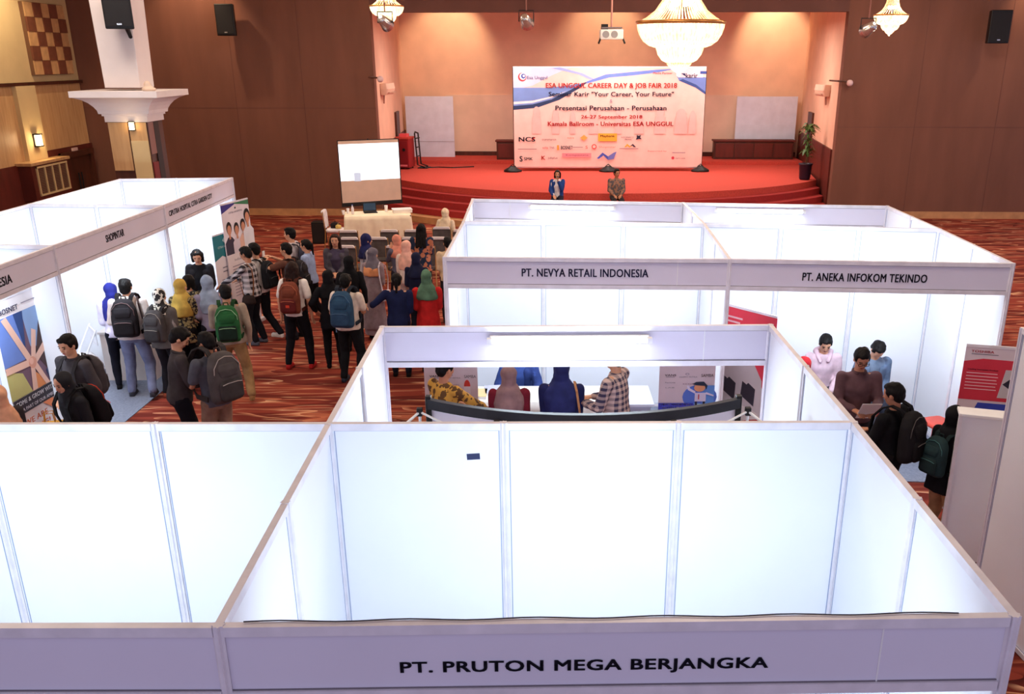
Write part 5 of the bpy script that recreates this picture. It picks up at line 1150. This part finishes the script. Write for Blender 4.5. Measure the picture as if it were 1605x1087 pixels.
# ---- left cluster at the Shopintar / hospital booths
P = person('person in royal blue headscarf and lilac top standing by the white desk', hp(171, 444, 1.53), 22, 1.53, (214, 206, 228), (22, 22, 32), hijab=(40, 44, 128), female=True, L='front', R='front', longhijab=True, length='hip')
P = person('person in cream hoodie and faded jeans, seen from behind with a black backpack', hp(195, 440, 1.64), 8, 1.66, (206, 190, 184), (112, 118, 146), hood=(214, 200, 194), stance='step', R='down', L='strap', wide=1.12, shoes=(60, 60, 70))
backpack(P, 'black backpack worn by the person in the cream hoodie', (38, 34, 38), (120, 96, 96), 1.08)
sling(P, 'dark brown sling bag at the right hip of the person in the cream hoodie', (48, 34, 34), 1, .25, .92)
P = person('person in black and cream patterned headscarf with grey backpack', hp(249, 453, 1.54), -10, 1.54, (150, 140, 134), (28, 26, 32), hijab=HJ_PAT, female=True, L='strap', R='front', jacket=(92, 86, 84), shoes=(140, 70, 50))
backpack(P, 'dark grey backpack on the person in the patterned headscarf', (70, 66, 68), (150, 140, 130), 1.0)
P = person('person in mustard headscarf and black floral tunic', hp(282, 438, 1.55), -15, 1.55, FLORAL, (22, 22, 26), hijab=(204, 170, 84), female=True, L='front', R='hold', length='long', longhijab=True)
P = person('person with black hair squeezed between mustard and pale blue headscarves', (-3.95, 10.32), -10, 1.52, FLORAL, (24, 24, 30), hair='bob', female=True, L='front', R='front')
P = person('person in pale blue headscarf and greyish lilac blouse', hp(322, 432, 1.58), 35, 1.58, (142, 138, 164), (20, 20, 28), hijab=(150, 168, 196), female=True, L='front', R='down', length='hip', longhijab=True)
P = person('person with shoulder length black hair in black blazer, leaning toward the visitors', hp(308, 394, 1.56), 186, 1.60, (24, 24, 28), (22, 22, 26), hair='bob', female=True, L='holdlow', R='holdlow', lean=10, head=(10, 18, 0), facing=True, jacket=(34, 32, 36), skin='skin')
P = person('person in khaki grey shirt and tan trousers with a green backpack', hp(352, 449, 1.60), 14, 1.62, (160, 144, 128), C_KHAKI, L='hold', R='down', stance='step', wide=1.1, head=(10, 8, 0), shoes=(150, 110, 70))
backpack(P, 'green backpack worn by the person in khaki', (38, 92, 52), (150, 190, 150), 1.05, pocketcol=(24, 42, 34))
# pair in the foreground of the cluster
P = person('person in dark grey shirt and black trousers looking down at a paper', hp(279, 519, 1.66), -62, 1.70, (64, 58, 60), (22, 22, 30), R='hold', L='hold', lean=6, head=(-8, 30, 0), facing=True, sleeve='long', collar=(70, 64, 66), skin='skin')
held(P, 1, 'paper_sheet', 'white sheet of paper held between two people in the aisle', 'paper', M['white'], (.15, .21, .003), (.0, .05, .03), (.5, .1, 0))
P = person('person in grey t-shirt and glasses with a large grey backpack', hp(322, 524, 1.64), 52, 1.66, (86, 88, 98), (136, 108, 92), R='hold', L='hold', sleeve='tee', head=(10, 12, 0), glasses=True, facing=True, skin='skin2')
backpack(P, 'large dark grey backpack worn by the person in glasses', (78, 72, 72), (170, 160, 156), 1.18)
held(P, 0, 'water_bottle', 'small yellow green bottle held by the person in glasses', 'bottle', cloth((170, 190, 70)), (.05, .05, .14), (0, .02, .02))
# plaid shirt pair
P = person('person in black and white plaid shirt facing the poster stand', hp(384, 389, 1.60), 78, 1.62, PL, (26, 26, 32), R='hold', L='reach', head=(0, 12, 0), facing=True, skin='skin2', shoes=(90, 90, 100))
sling(P, 'brown and black shoulder bag of the person in plaid', (44, 34, 32), -1, .24, .90, -.05, (120, 78, 56))
P = person('person in white shirt behind the plaid shirt, black backpack on', hp(397, 383, 1.62), 70, 1.64, (226, 220, 216), (28, 28, 34), R='strap', L='down', stance='walk', shoes=(220, 214, 210))
backpack(P, 'black backpack worn by the person in the white shirt behind the plaid shirt', (28, 28, 32), None, .95)
P = person('dark haired person in pale shirt at the back of the left aisle', hp(453, 357, 1.66), 84, 1.66, (196, 186, 190), (40, 44, 66), R='down', L='down', facing=True)
backpack(P, 'dark grey backpack on the person at the back of the left aisle', (62, 62, 76), None, .9)
P = person('person in brown top holding up a phone', hp(447, 381, 1.62), 80, 1.62, (96, 62, 52), (30, 28, 34), L='raise', R='raise', sleeve='tee', facing=True, skin='skin')
backpack(P, 'black backpack on the person holding up a phone', (36, 32, 36), None, .95)
held(P, 0, 'mobile_phone', 'white phone held up by the person in brown', 'phone', M['white'], (.075, .01, .15), (0, .02, .03))
P = person('person in light blue shirt with black ponytail, walking', hp(478, 376, 1.53), 80, 1.54, (160, 178, 214), (22, 22, 28), hair='pony', female=True, L='front', R='front', sleeve='mid', stance='walk')
P = person('person in white polo shirt with long dark hair and red shoes', hp(457, 410, 1.64), -4, 1.64, (236, 226, 220), (22, 22, 28), hair='long', haircol='hairbrown', female=True, sleeve='tee', L='down', R='down', stance='wide', shoes=(176, 40, 40), skin='skin', length='hip')
backpack(P, 'reddish brown backpack worn by the person in the white polo', (120, 62, 46), (190, 110, 80), 1.0, logo=(210, 70, 50), pocketcol=(98, 36, 36))
# ---- centre cluster by the audience chairs
P = person('person in grey cardigan with long dark hair, facing the camera', hp(524, 367, 1.60), 186, 1.60, (70, 62, 82), (20, 20, 26), hair='long', haircol='hairbrown', female=True, L='front', R='front', facing=True, jacket=(84, 80, 88))
P = person('person in black headscarf and black coat at the left of the blue backpack', hp(513, 424, 1.50), 10, 1.50, (20, 20, 26), (18, 18, 22), hijab=(22, 22, 26), female=True, length='long', L='hip', R='front')
P = person('person in cream t-shirt and black trousers with a blue backpack', hp(541, 432, 1.58), -8, 1.60, (230, 214, 200), (22, 22, 26), sleeve='tee', L='relaxed', R='hold', stance='step', wide=1.08, skin='skin2', shoes=(50, 56, 70))
backpack(P, 'steel blue backpack worn by the person in the cream t-shirt', (46, 76, 104), (80, 110, 140), 1.12, pocketcol=(44, 70, 98), strapcol=(36, 44, 56))
held(P, 0, 'blue_cloth', 'light blue bundle held by the person with the blue backpack', 'cloth', cloth((120, 150, 196)), (.10, .10, .12), (0, .04, 0))
P = person('person in black headscarf and black top, behind the blue backpack', hp(546, 402, 1.53), 10, 1.53, (20, 20, 24), (20, 20, 24), hijab=(18, 18, 22), female=True, longhijab=True)
P = person('person in navy headscarf and pale grey cardigan facing right', hp(574, 367, 1.56), -62, 1.56, (206, 200, 208), (22, 22, 30), hijab=(34, 38, 84), female=True, L='front', R='front', facing=True, length='hip')
sling(P, 'thin strapped dark bag on the person in the navy headscarf', (40, 44, 60), 1, .22, .9, 0, (60, 60, 80))
P = person('person in grey headscarf with orange border and long grey dress', hp(584, 389, 1.53), -25, 1.53, (146, 126, 130), (150, 132, 136), hijab=(112, 104, 114), female=True, trim=(214, 142, 96), length='dress', flare=True, L='front', R='front')
sling(P, 'white tote bag on the shoulder of the person in the grey dress', (216, 206, 214), 1, .3, .92, .02)
P = person('person in peach headscarf and cream blouse, nearer of the two peach scarves', hp(637, 381, 1.46), -20, 1.50, (232, 212, 200), (200, 180, 170), hijab=(234, 176, 156), female=True, longhijab=True, L='front', R='front')
P = person('person in deep peach headscarf and grey top, further of the two peach scarves', hp(621, 372, 1.42), 40, 1.46, (92, 92, 110), (40, 40, 50), hijab=(220, 144, 122), female=True, L='face', R='front', facing=True)
P = person('person with long black hair in blue and red printed dress', hp(660, 352, 1.52), -5, 1.54, COLORB, (24, 28, 40), hair='long', female=True, wide=1.15, L='front', R='front', length='long')
P = person('person in cream headscarf sitting in the front row', (-1.02, 18.25), -15, 0.95, (238, 214, 186), (190, 150, 130), hijab=(244, 216, 184), female=True, seat=.45)
P = person('person with dark hair and beige shirt at the corner of the rear left booth', (-.46, 13.2), 12, 1.53, (214, 186, 150), (40, 34, 40), sleeve='long', L='front', R='down')
P = person('person in navy blue blazer with black tied hair', hp(621, 429, 1.54), 4, 1.55, (28, 36, 72), (22, 24, 40), hair='pony', female=True, wide=1.12, L=(-.36, .22, 1.16), R='front')
P = person('person in green headscarf and red tunic', hp(668, 425, 1.53), 6, 1.54, (206, 44, 44), (40, 36, 40), hijab=(92, 128, 104), female=True, wide=1.1, longhijab=False, length='long', L='front', R='front')
P = person('person in dark navy suit behind the person with green headscarf', hp(652, 398, 1.46), -6, 1.48, (24, 28, 54), (22, 24, 36), hijab=(26, 30, 58), female=True, L='front', R='front')
# ---- lower left
P = person('smiling person with short black hair and dark grey shirt at the lower left', hp(104, 529, 1.65), 158, 1.68, (74, 70, 74), (40, 38, 44), facing=True, L='down', R='front', head=(4, 12, 0), collar=(64, 60, 64), skin='skin')
backpack(P, 'grey backpack on the back of the smiling person', (70, 66, 70), None, .95)
P = person('laughing person in black headscarf and coat with pale trousers', hp(96, 583, 1.52), 148, 1.52, (36, 36, 40), (196, 180, 172), hijab=(40, 40, 44), female=True, facing=True, L='front', R='front', lean=12, head=(6, 10, 0), longhijab=True)
backpack(P, 'black backpack with red trim on the person in the black headscarf', (24, 22, 26), (214, 70, 50), 1.05)
P = person('person in peach headscarf and dark jacket cut by the left edge', hp(-9, 606, 1.55), 60, 1.55, (52, 48, 52), (40, 38, 44), hijab=(228, 172, 138), female=True, L='front', R='front')
t = thing('paper_bag', 'yellow orange bag held below the laughing person', 'bag', (hp(96, 583, 1.52)[0] - .27, hp(96, 583, 1.52)[1] + .1, .60), .4)
MB().stack([(0, 0, 0, .13, .07), (0, 0, .30, .14, .07), (0, 0, .34, .13, .05)], power=5).build('bag_body', cloth((226, 166, 70)), t, True)
for q in (-.04, .04): MB().tube([(-.05, q, .33), (-.04, q, .45), (.04, q, .45), (.05, q, .33)], .006).build('handle', cloth((200, 140, 60)), t)
# ---- visitors at the Nevya counter, seen through the middle booth
P = person('person with dark short hair in gold batik shirt at the counter', hp(697, 562, 1.60), -42, 1.60, BT_GOLD, (28, 26, 34), L='hold', R='reach', head=(-10, 8, 0), skin='skin2', sleeve='long', wide=1.05)
P = person('person in brown headscarf and maroon top at the counter', hp(797, 574, 1.52), 2, 1.52, (110, 30, 44), (30, 26, 34), hijab=(142, 112, 112), female=True, longhijab=True, wide=1.08, L='front', R='front')
P = person('person in navy dress at the middle of the counter', (1.40, 6.05), -3, 1.56, (34, 38, 82), (30, 34, 70), hijab=(40, 46, 96), female=True, wide=1.2, length='long', longhijab=True, L='front', R='front')
sling(P, 'tan drawstring bag on the right side of the navy dress', (196, 140, 84), 1, .30, .92, 0, (180, 130, 90))
P = person('person in checked shirt facing left at the right end of the counter', (1.93, 5.95), 62, 1.74, PL2, (60, 56, 76), hair='short', L='hold', R='hold', length='hip', wide=1.05)
held(P, 0, 'notebook', 'pale notebook held by the person in the checked shirt', 'book', M['white'], (.15, .02, .2), (0, .05, .02), (.5, 0, 0))
P = person('person in blue print jacket behind the counter', (0.92, 7.95), 176, .97, (62, 84, 150), (30, 30, 44), seat=.42, L=(-.20, .42, 1.0), R=(.20, .42, 1.0), lean=14, facing=True, jacket=GREYB if False else (48, 64, 120))
# ---- Aneka booth
P = person('person in pink hoodie sitting against the back wall of the rear right booth', (4.72, 8.05), 172, 0.98, (206, 178, 190), (60, 60, 74), seat=.45, hood=(206, 176, 190), L='lap', R='lap', lean=10, head=(0, 26, 0), facing=True)
P = person('person in blue denim jacket and dark cap, head bowed, sitting beside the pink hoodie', (5.28, 7.98), 184, 0.98, (110, 124, 146), (46, 48, 60), seat=.45, L='lap', R='lap', lean=20, head=(0, 40, 0), jacket=(98, 114, 140), facing=False)
P = person('person in red headscarf partly hidden behind the middle booth wall', (4.08, 6.62), -20, 1.40, (60, 40, 60), (30, 28, 40), hijab=(178, 32, 40), female=True, L='front', R='front')
P = person('person in glasses and brown shirt reading papers', hp(1352, 549, 1.62), 178, 1.64, (92, 66, 70), (40, 36, 42), L='hold', R='hold', head=(0, 24, 0), facing=True, glasses=True, sleeve='long', collar=(84, 60, 64), skin='skin2', wide=1.05)
held(P, 1, 'paper_sheet', 'white papers held by the person in glasses and brown shirt', 'paper', M['white'], (.20, .28, .004), (-.08, .06, .04), (.9, 0, 0))
P = person('person in plain black shirt with bushy black hair facing the papers', hp(1403, 604, 1.58), 40, 1.60, (22, 22, 24), (24, 24, 28), L='hold', R='hold', head=(10, 10, 0), sleeve='long', wide=1.12, skin='skin2')
backpack(P, 'black backpack worn by the person in the black shirt', (30, 28, 30), (90, 86, 84), 1.05)
held(P, 0, 'brochure', 'folded white brochure held by the person in the black shirt', 'paper', M['white'], (.16, .22, .004), (0, .06, .05), (.9, 0, 0))
P = person('person in long black headscarf and tan trousers beside the white counter', hp(1499, 645, 1.40), -62, 1.45, (20, 20, 24), (172, 128, 92), hijab=(16, 16, 20), female=True, longhijab=True, length='long', L='front', R='front')
backpack(P, 'dark teal backpack on the person in the long black headscarf', (36, 56, 58), (70, 110, 110), .9)
# ---- speakers on the stage steps
P = person('person with black bob in blue blazer speaking into a microphone on the stage steps', (1.62, 22.82), 176, 0.95, (226, 226, 236), (30, 34, 54), seat=.44, z=.36 - .0, hair='bob', female=True, L='face', R='lap', facing=True, jacket=(40, 70, 140))
wr, d, sd_, n_ = P['hands'][0]; c = P['W'] @ (wr + d * .05)
t = thing('microphone', 'black hand microphone held by the person in the blue blazer', 'microphone', c); MB().tube([(0, -.0, -.08), (0, .02, .06)], [.012, .016]).build('handle', M['black'], t); MB().ell((0, .025, .085), (.027, .027, .03)).build('head', plain((90, 90, 96), .3, .6), t, True)
P = person('person in brown and grey batik shirt sitting on the stage steps', (3.24, 22.88), 184, 0.98, GREYB, (50, 46, 50), seat=.44, z=.36, L='lap', R='lap', facing=True, skin='skin2', wide=1.1, head=(20, 0, 0))
bpy.data.objects.remove(_TMP)
